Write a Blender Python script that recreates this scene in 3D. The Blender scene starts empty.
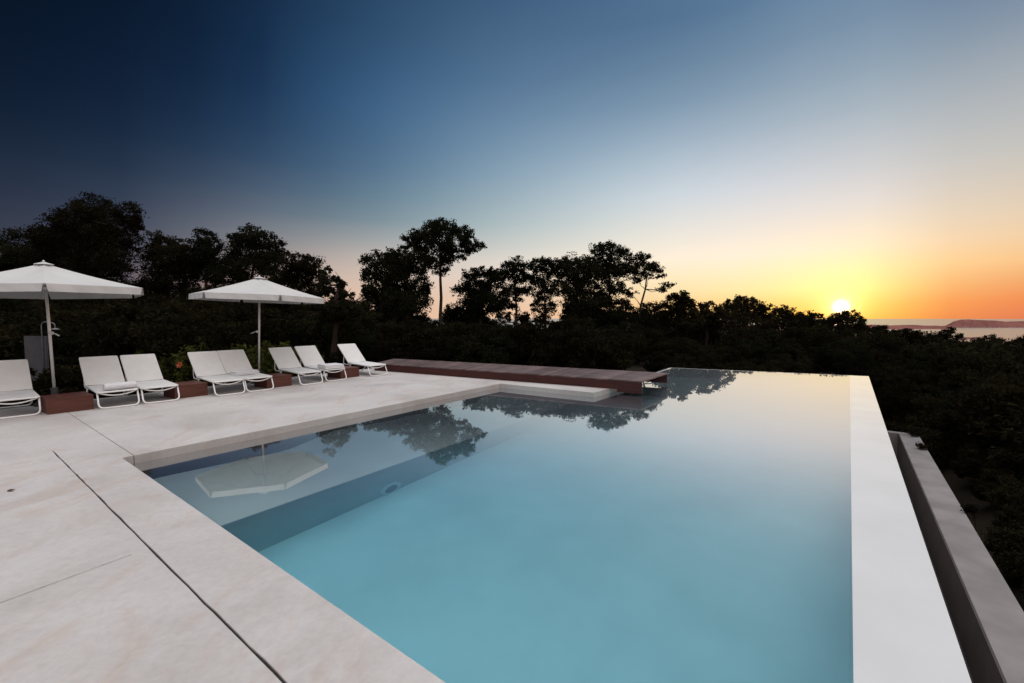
import bpy, bmesh, math, random
import numpy as np
from mathutils import Vector, Matrix, Quaternion

R = math.radians
scene = bpy.context.scene
COL = scene.collection
rng = np.random.default_rng(7)
random.seed(7)

# ------------------------------------------------------------------ camera
F = 455.0; CX = 512.0; CY = 341.5
CAMZ = 1.55
PITCH = math.atan(23.5 / F)
cam_d = bpy.data.cameras.new("camera"); cam = bpy.data.objects.new("camera", cam_d); COL.objects.link(cam)
cam.location = (0, 0, CAMZ); cam.rotation_euler = (math.pi / 2 - PITCH, 0, 0)
cam_d.sensor_width = 36; cam_d.lens = F / 1024 * 36; cam_d.clip_start = 0.05; cam_d.clip_end = 200000
scene.camera = cam

def ray(u, v):
    xc = (u - CX) / F; yc = (CY - v) / F
    return Vector((xc, math.cos(PITCH) + yc * math.sin(PITCH), -math.sin(PITCH) + yc * math.cos(PITCH)))
def P(u, v, z=0.0):
    d = ray(u, v); t = (z - CAMZ) / d.z
    return Vector((d.x * t, d.y * t, z))
def D(u, v, Y):
    d = ray(u, v); t = Y / d.y
    return Vector((d.x * t, Y, CAMZ + d.z * t))
WZ = -0.10
def W(u, v, z):                       # a point seen through the water surface
    p = P(u, v, WZ); d = ray(u, v).normalized()
    h = math.hypot(d.x, d.y); s2 = h / 1.333; c2 = math.sqrt(1 - s2 * s2)
    L = (WZ - z) / c2 * s2
    return Vector((p.x + d.x / h * L, p.y + d.y / h * L, z))

# ------------------------------------------------------------------ helpers
def tag(o, label=None, cat=None, group=None, kind=None):
    if label: o["label"] = label
    if cat: o["category"] = cat
    if group: o["group"] = group
    if kind: o["kind"] = kind
    return o
def empty(name, loc=(0, 0, 0), rz=0.0):
    o = bpy.data.objects.new(name, None); COL.objects.link(o)
    o.location = loc; o.rotation_euler = (0, 0, rz); o.empty_display_size = 0.2
    return o
def link(name, me, mat=None, parent=None, smooth=False):
    if mat is not None and len(me.materials) == 0: me.materials.append(mat)
    if smooth: me.polygons.foreach_set("use_smooth", [True] * len(me.polygons))
    o = bpy.data.objects.new(name, me); COL.objects.link(o)
    if parent is not None: o.parent = parent
    return o
def copy_tree(o, parent=None):
    c = o.copy(); COL.objects.link(c)
    if parent is not None: c.parent = parent
    for ch in list(o.children): copy_tree(ch, c)
    return c
def finish(bm, name, mat, parent=None, smooth=False, bevel=0.0, seg=2):
    if bevel > 0:
        es = [e for e in bm.edges if len(e.link_faces) == 2 and e.calc_face_angle(0) > 0.5]
        if es: bmesh.ops.bevel(bm, geom=es, offset=bevel, segments=seg, affect='EDGES', profile=0.5, clamp_overlap=True)
    bmesh.ops.recalc_face_normals(bm, faces=bm.faces)
    me = bpy.data.meshes.new(name); bm.to_mesh(me); bm.free()
    return link(name, me, mat, parent, smooth)
def add_prism(bm, pts, z0, z1):
    """pts: list of (x, y) or (x, y, ...) plan outline"""
    lo = [bm.verts.new((p[0], p[1], z0)) for p in pts]; hi = [bm.verts.new((p[0], p[1], z1)) for p in pts]
    n = len(pts)
    bm.faces.new(lo[::-1]); bm.faces.new(hi)
    for i in range(n): bm.faces.new((lo[i], lo[(i + 1) % n], hi[(i + 1) % n], hi[i]))
def add_box(bm, c, s, M=None):
    vs = []
    for dz in (-.5, .5):
        for dx, dy in ((-.5, -.5), (.5, -.5), (.5, .5), (-.5, .5)):
            p = Vector((c[0] + dx * s[0], c[1] + dy * s[1], c[2] + dz * s[2]))
            vs.append(bm.verts.new(M @ p if M else p))
    for f in ((3, 2, 1, 0), (4, 5, 6, 7), (0, 1, 5, 4), (1, 2, 6, 5), (2, 3, 7, 6), (3, 0, 4, 7)):
        bm.faces.new([vs[i] for i in f])
def add_tube(bm, pts, r, seg=8, cap=True):
    pts = [Vector(p) for p in pts]; n = len(pts)
    rs = r if isinstance(r, (list, tuple)) else [r] * n
    rings = []; ref = None
    for i in range(n):
        t = (pts[min(i + 1, n - 1)] - pts[max(i - 1, 0)]).normalized()
        if ref is None:
            ref = Vector((0, 0, 1)) if abs(t.z) < .9 else Vector((1, 0, 0))
        a = (ref - t * ref.dot(t))
        if a.length < 1e-5: a = t.orthogonal()
        a.normalize(); ref = a; b = t.cross(a)
        rings.append([bm.verts.new(pts[i] + (a * math.cos(2 * math.pi * k / seg) + b * math.sin(2 * math.pi * k / seg)) * rs[i]) for k in range(seg)])
    for i in range(n - 1):
        for k in range(seg):
            bm.faces.new((rings[i][k], rings[i][(k + 1) % seg], rings[i + 1][(k + 1) % seg], rings[i + 1][k]))
    if cap:
        bm.faces.new(rings[0][::-1]); bm.faces.new(rings[-1])
def round_path(pts, r, n=5):
    """polyline with rounded inner corners"""
    pts = [Vector(p) for p in pts]; out = [pts[0]]
    for i in range(1, len(pts) - 1):
        a, b, c = pts[i - 1], pts[i], pts[i + 1]
        p0 = b + (a - b).normalized() * min(r, (a - b).length * .45)
        p1 = b + (c - b).normalized() * min(r, (c - b).length * .45)
        for k in range(n + 1):
            t = k / n; out.append(p0 * (1 - t) ** 2 + b * 2 * t * (1 - t) + p1 * t * t)
    out.append(pts[-1]); return out

# ------------------------------------------------------------------ materials
def newmat(name):
    m = bpy.data.materials.new(name); m.use_nodes = True
    nt = m.node_tree; nt.nodes.clear()
    out = nt.nodes.new("ShaderNodeOutputMaterial")
    return m, nt, out
def N(nt, typ, **kw):
    n = nt.nodes.new(typ)
    for k, v in kw.items():
        if k in n.inputs.keys(): n.inputs[k].default_value = v
        else: setattr(n, k, v)
    return n
def ramp(nt, fac, stops, interp='LINEAR'):
    r = nt.nodes.new("ShaderNodeValToRGB"); cr = r.color_ramp; cr.interpolation = interp
    while len(cr.elements) < len(stops): cr.elements.new(0.5)
    for e, (p, c) in zip(cr.elements, stops):
        e.position = p; e.color = (*c, 1) if len(c) == 3 else c
    if fac is not None: nt.links.new(fac, r.inputs[0])
    return r
def simple(name, c1, c2, scale=8.0, rough=0.6, bump=0.0, bscale=60.0, spec=0.3, trans=0.0, stretch=(1, 1, 1), detail=5):
    m, nt, out = newmat(name)
    tc = N(nt, "ShaderNodeTexCoord"); mp = N(nt, "ShaderNodeMapping"); mp.inputs["Scale"].default_value = stretch
    nt.links.new(tc.outputs["Object"], mp.inputs[0])
    nz = N(nt, "ShaderNodeTexNoise", Scale=scale, Detail=detail); nt.links.new(mp.outputs[0], nz.inputs["Vector"])
    cr = ramp(nt, nz.outputs["Fac"], [(.3, c1), (.7, c2)])
    b = N(nt, "ShaderNodeBsdfPrincipled", Roughness=rough); b.inputs["Specular IOR Level"].default_value = spec
    nt.links.new(cr.outputs[0], b.inputs["Base Color"])
    if bump > 0:
        n2 = N(nt, "ShaderNodeTexNoise", Scale=bscale, Detail=4); nt.links.new(mp.outputs[0], n2.inputs["Vector"])
        bp = N(nt, "ShaderNodeBump", Strength=bump, Distance=.01); nt.links.new(n2.outputs["Fac"], bp.inputs["Height"])
        nt.links.new(bp.outputs[0], b.inputs["Normal"])
    sh = b.outputs[0]
    if trans > 0:
        t = N(nt, "ShaderNodeBsdfTranslucent"); nt.links.new(cr.outputs[0], t.inputs[0])
        mx = N(nt, "ShaderNodeMixShader", Fac=trans); nt.links.new(sh, mx.inputs[1]); nt.links.new(t.outputs[0], mx.inputs[2]); sh = mx.outputs[0]
    nt.links.new(sh, out.inputs[0])
    return m

def deck_material():
    m, nt, out = newmat("polished_concrete")
    tc = N(nt, "ShaderNodeTexCoord")
    def nz(scale, detail=6, rough=.6, dist=0.0, stretch=None):
        n = N(nt, "ShaderNodeTexNoise", Scale=scale, Detail=detail, Roughness=rough, Distortion=dist)
        if stretch:
            mp = N(nt, "ShaderNodeMapping"); mp.inputs["Scale"].default_value = stretch; mp.inputs["Rotation"].default_value = (0, 0, .6)
            nt.links.new(tc.outputs["Object"], mp.inputs[0]); nt.links.new(mp.outputs[0], n.inputs["Vector"])
        else: nt.links.new(tc.outputs["Object"], n.inputs["Vector"])
        return n
    big = nz(.8, 6, .62, .6); base = ramp(nt, big.outputs["Fac"], [(.33, DECK[0]), (.5, DECK[1]), (.68, DECK[2])])
    st = nz(2.2, 8, .65, 1.2, (1, .45, 1)); stm = ramp(nt, st.outputs["Fac"], [(.53, (0, 0, 0)), (.70, (1, 1, 1))])
    mx = N(nt, "ShaderNodeMix", data_type='RGBA', blend_type='MIX')
    mm = N(nt, "ShaderNodeMath", operation='MULTIPLY'); mm.inputs[1].default_value = .65
    nt.links.new(stm.outputs[0], mm.inputs[0])
    nt.links.new(mm.outputs[0], mx.inputs["Factor"]); nt.links.new(base.outputs[0], mx.inputs["A"]); mx.inputs["B"].default_value = (.415, .325, .275, 1)
    fi = nz(18, 8, .7, .5); fir = ramp(nt, fi.outputs["Fac"], [(.25, (.86, .86, .86)), (.6, (1.03, 1.025, 1.015))])
    m2 = N(nt, "ShaderNodeMix", data_type='RGBA', blend_type='MULTIPLY'); m2.inputs["Factor"].default_value = .8
    nt.links.new(mx.outputs["Result"], m2.inputs["A"]); nt.links.new(fir.outputs[0], m2.inputs["B"])
    # small dark specks and scratches
    sp = nz(5, 10, .8, 2.5); spr = ramp(nt, sp.outputs["Fac"], [(.69, (1, 1, 1)), (.75, (.72, .68, .66))])
    m3 = N(nt, "ShaderNodeMix", data_type='RGBA', blend_type='MULTIPLY'); m3.inputs["Factor"].default_value = .8
    nt.links.new(m2.outputs["Result"], m3.inputs["A"]); nt.links.new(spr.outputs[0], m3.inputs["B"])
    b = N(nt, "ShaderNodeBsdfPrincipled"); nt.links.new(m3.outputs["Result"], b.inputs["Base Color"])
    b.inputs["Specular IOR Level"].default_value = .25
    rr = ramp(nt, big.outputs["Fac"], [(.3, (.5, .5, .5)), (.7, (.72, .72, .72))]); nt.links.new(rr.outputs[0], b.inputs["Roughness"])
    bp = N(nt, "ShaderNodeBump", Strength=.15, Distance=.005)
    ad = N(nt, "ShaderNodeMath", operation='ADD'); nt.links.new(fi.outputs["Fac"], ad.inputs[0]); nt.links.new(st.outputs["Fac"], ad.inputs[1])
    nt.links.new(ad.outputs[0], bp.inputs["Height"]); nt.links.new(bp.outputs[0], b.inputs["Normal"])
    nt.links.new(b.outputs[0], out.inputs[0]); return m
DECK = [(.395, .366, .354), (.46, .434, .424), (.50, .48, .473)]

def wood_material(name, c1, c2, c3, along, boards=False):
    """stained timber: streaks run along the given local axis, with board joints across it"""
    m, nt, out = newmat(name)
    tc = N(nt, "ShaderNodeTexCoord"); mp = N(nt, "ShaderNodeMapping"); mp.inputs["Scale"].default_value = along
    nt.links.new(tc.outputs["Object"], mp.inputs[0])
    nz = N(nt, "ShaderNodeTexNoise", Scale=1.0, Detail=7, Roughness=.65, Distortion=.4); nt.links.new(mp.outputs[0], nz.inputs["Vector"])
    cr = ramp(nt, nz.outputs["Fac"], [(.3, c1), (.5, c2), (.72, c3)])
    b = N(nt, "ShaderNodeBsdfPrincipled", Roughness=.55); b.inputs["Specular IOR Level"].default_value = .3
    if boards:
        g = N(nt, "ShaderNodeNewGeometry"); vr = ramp(nt, g.outputs["Random Per Island"], [(0, (.62, .60, .60)), (1, (1.2, 1.2, 1.2))])
        mu = N(nt, "ShaderNodeMix", data_type='RGBA', blend_type='MULTIPLY'); mu.inputs["Factor"].default_value = 1
        nt.links.new(cr.outputs[0], mu.inputs["A"]); nt.links.new(vr.outputs[0], mu.inputs["B"]); nt.links.new(mu.outputs["Result"], b.inputs["Base Color"])
    else: nt.links.new(cr.outputs[0], b.inputs["Base Color"])
    bp = N(nt, "ShaderNodeBump", Strength=.3, Distance=.004); nt.links.new(nz.outputs["Fac"], bp.inputs["Height"]); nt.links.new(bp.outputs[0], b.inputs["Normal"])
    nt.links.new(b.outputs[0], out.inputs[0]); return m

def leaf_material(name, c1, c2, scale=.9):
    m, nt, out = newmat(name)
    g = N(nt, "ShaderNodeNewGeometry"); oi = N(nt, "ShaderNodeObjectInfo")
    nz = N(nt, "ShaderNodeTexNoise", Scale=scale, Detail=3); nt.links.new(g.outputs["Position"], nz.inputs["Vector"])
    ad = N(nt, "ShaderNodeMath", operation='MULTIPLY_ADD'); ad.inputs[1].default_value = .35
    nt.links.new(oi.outputs["Random"], ad.inputs[0]); nt.links.new(nz.outputs["Fac"], ad.inputs[2])
    cr = ramp(nt, ad.outputs[0], [(.4, c1), (.95, c2)])
    d = N(nt, "ShaderNodeBsdfDiffuse"); nt.links.new(cr.outputs[0], d.inputs[0])
    t = N(nt, "ShaderNodeBsdfTranslucent"); nt.links.new(cr.outputs[0], t.inputs[0])
    mx = N(nt, "ShaderNodeMixShader", Fac=.25); nt.links.new(d.outputs[0], mx.inputs[1]); nt.links.new(t.outputs[0], mx.inputs[2])
    nt.links.new(mx.outputs[0], out.inputs[0]); return m

M_deck = deck_material()
M_joint = simple("joint_mastic", (.012, .011, .011), (.03, .027, .026), 30, .8)
M_plaster = simple("pool_plaster", (.78, .78, .77), (.90, .90, .89), 1.2, .7, .1, 40)
M_wallcap = simple("wet_wall_cap", (.545, .535, .53), (.60, .592, .588), 1.4, .7, .06, 40)
_b = next(n_ for n_ in M_wallcap.node_tree.nodes if n_.type == 'BSDF_PRINCIPLED'); _b.inputs["Coat Weight"].default_value = 1; _b.inputs["Coat Roughness"].default_value = .04; _b.inputs["Coat IOR"].default_value = 1.45
M_stepface = simple("pool_step_render", (.58, .58, .57), (.64, .64, .63), 3, .7, .1, 40)
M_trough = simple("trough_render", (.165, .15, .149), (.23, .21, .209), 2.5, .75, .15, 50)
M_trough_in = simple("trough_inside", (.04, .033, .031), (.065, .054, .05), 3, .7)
M_ipe = wood_material("dark_ipe_boards", (.066, .040, .036), (.11, .070, .064), (.16, .108, .099), (3, 3, 3), True)
M_fascia = wood_material("red_brown_timber", (.026, .006, .005), (.044, .010, .008), (.065, .016, .012), (1.2, 1.2, 22))
M_boxwood = wood_material("varnished_box_timber", (.058, .019, .013), (.088, .028, .019), (.12, .040, .028), (3, 3, 30))
M_frame = simple("white_powder_coat", (.66, .65, .645), (.72, .71, .705), 12, .35, spec=.5)
M_pole = simple("white_pole_paint", (.48, .47, .47), (.54, .53, .53), 6, .4, spec=.5)
def sling_material():
    m, nt, out = newmat("sling_mesh_fabric")
    tc = N(nt, "ShaderNodeTexCoord"); nz = N(nt, "ShaderNodeTexNoise", Scale=5, Detail=4); nt.links.new(tc.outputs["Object"], nz.inputs["Vector"])
    cr = ramp(nt, nz.outputs["Fac"], [(.3, (.665, .655, .645)), (.7, (.73, .72, .71))])
    w1 = N(nt, "ShaderNodeTexWave", Scale=140, bands_direction='X'); nt.links.new(tc.outputs["Object"], w1.inputs["Vector"])
    w2 = N(nt, "ShaderNodeTexWave", Scale=140, bands_direction='Y'); nt.links.new(tc.outputs["Object"], w2.inputs["Vector"])
    mu = N(nt, "ShaderNodeMath", operation='MULTIPLY'); nt.links.new(w1.outputs["Fac"], mu.inputs[0]); nt.links.new(w2.outputs["Fac"], mu.inputs[1])
    b = N(nt, "ShaderNodeBsdfPrincipled", Roughness=.8); b.inputs["Specular IOR Level"].default_value = .15
    nt.links.new(cr.outputs[0], b.inputs["Base Color"])
    bp = N(nt, "ShaderNodeBump", Strength=.2, Distance=.002); nt.links.new(mu.outputs[0], bp.inputs["Height"]); nt.links.new(bp.outputs[0], b.inputs["Normal"])
    t = N(nt, "ShaderNodeBsdfTranslucent"); nt.links.new(cr.outputs[0], t.inputs[0])
    mx = N(nt, "ShaderNodeMixShader", Fac=.15); nt.links.new(b.outputs[0], mx.inputs[1]); nt.links.new(t.outputs[0], mx.inputs[2])
    nt.links.new(mx.outputs[0], out.inputs[0]); return m
M_sling = sling_material()
M_canvas = simple("parasol_canvas", (.565, .56, .555), (.625, .62, .615), 2.5, .85, .12, 30, .1, trans=.2)
M_towel = simple("white_terry", (.64, .64, .66), (.72, .72, .74), 30, .95, .8, 220, .05)
M_darkbase = simple("dark_cast_base", (.02, .02, .02), (.045, .04, .04), 20, .7)
M_steel = simple("brushed_steel", (.09, .09, .095), (.14, .14, .145), 20, .3); 
M_panel = simple("grey_shower_panel", (.045, .043, .05), (.07, .066, .075), 3, .5)
M_ring = simple("white_light_ring", (.74, .75, .75), (.80, .81, .81), 10, .35)
M_lens = simple("lamp_glass_unlit", (.20, .24, .26), (.28, .32, .34), 30, .15, spec=.6)
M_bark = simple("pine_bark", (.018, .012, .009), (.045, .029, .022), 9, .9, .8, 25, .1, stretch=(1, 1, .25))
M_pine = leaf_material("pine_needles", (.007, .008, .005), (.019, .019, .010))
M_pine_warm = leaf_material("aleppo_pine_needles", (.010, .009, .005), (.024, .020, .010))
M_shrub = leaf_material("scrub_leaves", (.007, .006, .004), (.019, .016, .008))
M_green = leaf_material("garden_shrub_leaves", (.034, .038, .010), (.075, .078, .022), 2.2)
M_flower = simple("orange_petal", (.30, .055, .02), (.40, .09, .03), 20, .6)
M_dry = simple("dry_leaf", (.05, .02, .012), (.09, .04, .02), 40, .8)
M_soil = simple("dry_soil", (.009, .007, .005), (.020, .015, .010), .6, .95, .6, 8, .05)
M_head = simple("hazy_scrubland", (.14, .060, .052), (.24, .10, .085), .004, .95, spec=.0)  # mauve of distance haze mixed into the rock and scrub colour

WATER_K = 7.0
def water_material():
    m, nt, out = newmat("pool_water")
    tc = N(nt, "ShaderNodeTexCoord")
    nz = N(nt, "ShaderNodeTexNoise", Scale=1.3, Detail=2); nt.links.new(tc.outputs["Object"], nz.inputs["Vector"])
    bp = N(nt, "ShaderNodeBump", Strength=.02, Distance=.01); nt.links.new(nz.outputs["Fac"], bp.inputs["Height"])
    g = N(nt, "ShaderNodeBsdfRefraction", IOR=1.333, Roughness=0.0); nt.links.new(bp.outputs[0], g.inputs["Normal"])
    gl = N(nt, "ShaderNodeBsdfGlossy", Roughness=0.0); nt.links.new(bp.outputs[0], gl.inputs["Normal"])
    fr = N(nt, "ShaderNodeFresnel", IOR=1.333); nt.links.new(bp.outputs[0], fr.inputs["Normal"])
    pw = N(nt, "ShaderNodeMapRange", interpolation_type='SMOOTHSTEP'); pw.inputs["From Min"].default_value = -.02; pw.inputs["From Max"].default_value = .285; pw.inputs["To Max"].default_value = .96
    nt.links.new(fr.outputs[0], pw.inputs["Value"])
    gr = N(nt, "ShaderNodeBsdfGlossy", Roughness=.30)
    gm = N(nt, "ShaderNodeMixShader", Fac=.15); nt.links.new(gl.outputs[0], gm.inputs[1]); nt.links.new(gr.outputs[0], gm.inputs[2])
    mx = N(nt, "ShaderNodeMixShader"); nt.links.new(pw.outputs[0], mx.inputs[0]); nt.links.new(g.outputs[0], mx.inputs[1]); nt.links.new(gm.outputs[0], mx.inputs[2])
    nt.links.new(mx.outputs[0], out.inputs["Surface"])
    va = N(nt, "ShaderNodeVolumeAbsorption", Density=.45); va.inputs["Color"].default_value = (.16, .80, .93, 1)
    nt.links.new(va.outputs[0], out.inputs["Volume"]); return m
M_water = water_material()
def sea_material():
    m, nt, out = newmat("sea_water")
    tc = N(nt, "ShaderNodeTexCoord"); mp = N(nt, "ShaderNodeMapping"); mp.inputs["Scale"].default_value = (1, 1, 1)
    nt.links.new(tc.outputs["Object"], mp.inputs[0])
    nz = N(nt, "ShaderNodeTexNoise", Scale=.05, Detail=8); nt.links.new(mp.outputs[0], nz.inputs["Vector"])
    bp = N(nt, "ShaderNodeBump", Strength=.5, Distance=2.0); nt.links.new(nz.outputs["Fac"], bp.inputs["Height"])
    b = N(nt, "ShaderNodeBsdfPrincipled", Roughness=.22); b.inputs["Base Color"].default_value = (.10, .10, .11, 1); b.inputs["IOR"].default_value = 1.33
    nt.links.new(bp.outputs[0], b.inputs["Normal"]); nt.links.new(b.outputs[0], out.inputs[0]); return m
M_sea = sea_material()

# ------------------------------------------------------------------ sky and sun
sun_dir = ray(841, 307).normalized()
SUN_AZ = math.atan2(sun_dir.x, sun_dir.y); SUN_EL = math.asin(sun_dir.z)
def lin(c):
    return tuple((x / 255 / 12.92) if x / 255 <= .04045 else ((x / 255 + .055) / 1.055) ** 2.4 for x in c)
world = bpy.data.worlds.new("World"); scene.world = world; world.use_nodes = True
wt = world.node_tree; wt.nodes.clear()
wo = wt.nodes.new("ShaderNodeOutputWorld")
tc = N(wt, "ShaderNodeTexCoord"); sep = N(wt, "ShaderNodeSeparateXYZ"); wt.links.new(tc.outputs["Generated"], sep.inputs[0])
el = N(wt, "ShaderNodeMath", operation='ARCSINE'); wt.links.new(sep.outputs["Z"], el.inputs[0])
eln = N(wt, "ShaderNodeMapRange"); eln.inputs["From Min"].default_value = 0; eln.inputs["From Max"].default_value = math.pi / 2
wt.links.new(el.outputs[0], eln.inputs["Value"])
rot = N(wt, "ShaderNodeVectorRotate", rotation_type='Z_AXIS'); rot.inputs["Angle"].default_value = SUN_AZ; wt.links.new(tc.outputs["Generated"], rot.inputs["Vector"])
sp2 = N(wt, "ShaderNodeSeparateXYZ"); wt.links.new(rot.outputs[0], sp2.inputs[0])
az = N(wt, "ShaderNodeMath", operation='ARCTAN2'); wt.links.new(sp2.outputs["X"], az.inputs[0]); wt.links.new(sp2.outputs["Y"], az.inputs[1])
ZEN_FILL = (2.40, 2.40, 2.44); ZEN_FILL2 = (2.75, 2.75, 2.77)  # unseen overhead sky made extra bright as fill for deck, loungers and pool
SKY = {  # azimuth from the sun (deg, left negative): [(elevation deg, linear colour)]
 -180: [(0, (.75, .66, .66)), (20, (1.0, .94, .93)), (50, (1.15, 1.12, 1.12)), (90, ZEN_FILL2)],  # sky behind the camera brightened to fill the lounger fronts
 -130: [(0, lin((120, 100, 105))), (15, lin((90, 95, 120))), (32, lin((60, 80, 120))), (52, (.95, .96, 1.0)), (90, ZEN_FILL2)],
 -77: [(0, lin((120, 98, 98))), (7, lin((70, 75, 92))), (11.5, lin((44, 57, 80))), (16, lin((20, 39, 64))), (21, lin((8, 27, 54))), (30, lin((2, 17, 38))), (38, lin((2, 18, 40))), (58, ZEN_FILL), (90, ZEN_FILL2)],
 -66: [(0, lin((190, 145, 130))), (5, lin((165, 145, 140))), (9, lin((118, 122, 131))), (12.7, lin((76, 92, 114))), (17.7, lin((37, 64, 96))), (22.5, lin((20, 47, 80))), (27, lin((13, 39, 70))), (33, lin((10, 33, 62))), (40, lin((10, 33, 62))), (58, ZEN_FILL), (90, ZEN_FILL2)],
 -96: [(0, lin((85, 75, 82))), (7, lin((42, 48, 66))), (11.5, lin((22, 34, 56))), (16, lin((8, 22, 45))), (21, lin((2, 13, 34))), (30, lin((0, 8, 22))), (38, lin((1, 10, 26))), (58, ZEN_FILL), (90, ZEN_FILL2)],
 -55: [(0, lin((222, 178, 154))), (3.5, lin((222, 193, 172))), (7, lin((185, 173, 166))), (12, lin((104, 128, 143))), (18, lin((66, 99, 132))), (24, lin((48, 87, 127))), (33, lin((30, 62, 96))), (40, lin((32, 62, 96))), (58, ZEN_FILL), (90, ZEN_FILL2)],
 -36: [(0, lin((238, 196, 162))), (6, lin((222, 208, 194))), (11, lin((168, 182, 184))), (18, lin((122, 150, 172))), (26, lin((85, 120, 155))), (35, lin((56, 90, 127))), (42, lin((60, 95, 135))), (58, ZEN_FILL), (90, ZEN_FILL2)],
 -13: [(0, lin((250, 190, 110))), (3, lin((253, 228, 170))), (7, lin((243, 226, 203))), (14, lin((196, 203, 210))), (23, lin((127, 153, 176))), (31, lin((82, 117, 152))), (40, lin((80, 116, 155))), (58, ZEN_FILL), (90, ZEN_FILL2)],
 0: [(0, lin((255, 190, 70))), (3, lin((255, 240, 150))), (7, lin((246, 224, 190))), (12, lin((214, 208, 206))), (21, lin((150, 168, 182))), (30, lin((103, 134, 166))), (40, lin((92, 124, 158))), (58, ZEN_FILL), (90, ZEN_FILL2)],
 12: [(0, lin((222, 120, 85))), (1.6, lin((236, 135, 85))), (4.5, lin((243, 186, 125))), (8, lin((222, 196, 164))), (14, lin((184, 182, 177))), (20, lin((152, 161, 170))), (27, lin((102, 127, 157))), (38, lin((92, 118, 150))), (56, ZEN_FILL), (90, ZEN_FILL2)],
 48: [(0, lin((225, 150, 120))), (8, (1.0, .80, .66)), (20, (1.2, 1.08, 1.0)), (45, (1.2, 1.12, 1.08)), (90, ZEN_FILL2)],  # out-of-view right side brightened to fill the lounger backs
 180: [(0, (.75, .66, .66)), (20, (1.0, .94, .93)), (50, (1.15, 1.12, 1.12)), (90, ZEN_FILL2)],
}
SKYGAIN = 1.0
EG = [0, 1.5, 3, 5, 7, 9, 11.5, 14, 17, 20, 23.5, 27, 31, 35, 39, 45, 51, 57, 70, 90]
keys = sorted(SKY)
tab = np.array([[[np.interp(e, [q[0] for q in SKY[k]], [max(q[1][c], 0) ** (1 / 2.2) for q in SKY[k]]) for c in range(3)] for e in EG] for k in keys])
kk = np.array(keys, float)
slope = np.zeros_like(tab)
for i in range(1, len(kk) - 1):
    d0 = (tab[i] - tab[i - 1]) / (kk[i] - kk[i - 1]); d1 = (tab[i + 1] - tab[i]) / (kk[i + 1] - kk[i])
    slope[i] = np.where(d0 * d1 > 0, 2 * d0 * d1 / np.where(d0 + d1 == 0, 1, d0 + d1), 0)
def column(a):
    i = min(max(int(np.searchsorted(kk, a, side='right')) - 1, 0), len(kk) - 2); h = kk[i + 1] - kk[i]; t = (a - kk[i]) / h
    v = (2 * t ** 3 - 3 * t ** 2 + 1) * tab[i] + (t ** 3 - 2 * t ** 2 + t) * h * slope[i] + (-2 * t ** 3 + 3 * t ** 2) * tab[i + 1] + (t ** 3 - t ** 2) * h * slope[i + 1]
    v = np.maximum(v, 0); w_ = np.interp(EG, [3, 6, 18, 27], [0, 1, 1, 0])[:, None] * np.interp(a, [-60, -36, 12, 30], [0, 1, 1, 0])
    g_ = v.mean(1, keepdims=True); sat = np.interp(EG, [2, 8, 40, 50], [1, .9, .9, 1])[:, None]
    v = g_ + (v - g_) * sat
    return (v * (1 + .065 * w_)) ** 2.2
prev = None; pk = None
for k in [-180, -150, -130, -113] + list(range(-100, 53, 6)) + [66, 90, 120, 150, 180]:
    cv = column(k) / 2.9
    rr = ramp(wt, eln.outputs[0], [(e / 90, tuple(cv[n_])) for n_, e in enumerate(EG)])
    if prev is None: prev = rr.outputs[0]
    else:
        mr = N(wt, "ShaderNodeMapRange"); mr.inputs["From Min"].default_value = R(pk); mr.inputs["From Max"].default_value = R(k)
        wt.links.new(az.outputs[0], mr.inputs["Value"])
        mx = N(wt, "ShaderNodeMix", data_type='RGBA'); wt.links.new(mr.outputs[0], mx.inputs["Factor"])
        wt.links.new(prev, mx.inputs["A"]); wt.links.new(rr.outputs[0], mx.inputs["B"]); prev = mx.outputs["Result"]
    pk = k
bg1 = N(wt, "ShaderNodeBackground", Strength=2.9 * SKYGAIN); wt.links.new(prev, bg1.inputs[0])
# sun and its aureole
dt = N(wt, "ShaderNodeVectorMath", operation='DOT_PRODUCT'); dt.inputs[1].default_value = sun_dir
nrm = N(wt, "ShaderNodeVectorMath", operation='NORMALIZE'); wt.links.new(tc.outputs["Generated"], nrm.inputs[0]); wt.links.new(nrm.outputs[0], dt.inputs[0])
clp = N(wt, "ShaderNodeMath", operation='MINIMUM'); clp.inputs[1].default_value = 1.0; wt.links.new(dt.outputs["Value"], clp.inputs[0])
ang = N(wt, "ShaderNodeMath", operation='ARCCOSINE'); wt.links.new(clp.outputs[0], ang.inputs[0])
def glow(sig, power, col, strength):
    a = N(wt, "ShaderNodeMath", operation='DIVIDE'); a.inputs[1].default_value = R(sig); wt.links.new(ang.outputs[0], a.inputs[0])
    b = N(wt, "ShaderNodeMath", operation='POWER'); b.inputs[1].default_value = power; wt.links.new(a.outputs[0], b.inputs[0])
    c = N(wt, "ShaderNodeMath", operation='MULTIPLY'); c.inputs[1].default_value = -1; wt.links.new(b.outputs[0], c.inputs[0])
    e = N(wt, "ShaderNodeMath", operation='EXPONENT'); wt.links.new(c.outputs[0], e.inputs[0])
    s = N(wt, "ShaderNodeMath", operation='MULTIPLY'); s.inputs[1].default_value = strength; wt.links.new(e.outputs[0], s.inputs[0])
    bg = N(wt, "ShaderNodeBackground"); bg.inputs[0].default_value = (*col, 1); wt.links.new(s.outputs[0], bg.inputs[1]); return bg.outputs[0]
sky = N(wt, "ShaderNodeTexSky", sky_type='NISHITA', sun_disc=False); sky.sun_elevation = SUN_EL; sky.sun_rotation = SUN_AZ
bgn = N(wt, "ShaderNodeBackground", Strength=.004); wt.links.new(sky.outputs[0], bgn.inputs[0])
acc = bg1.outputs[0]
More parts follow.
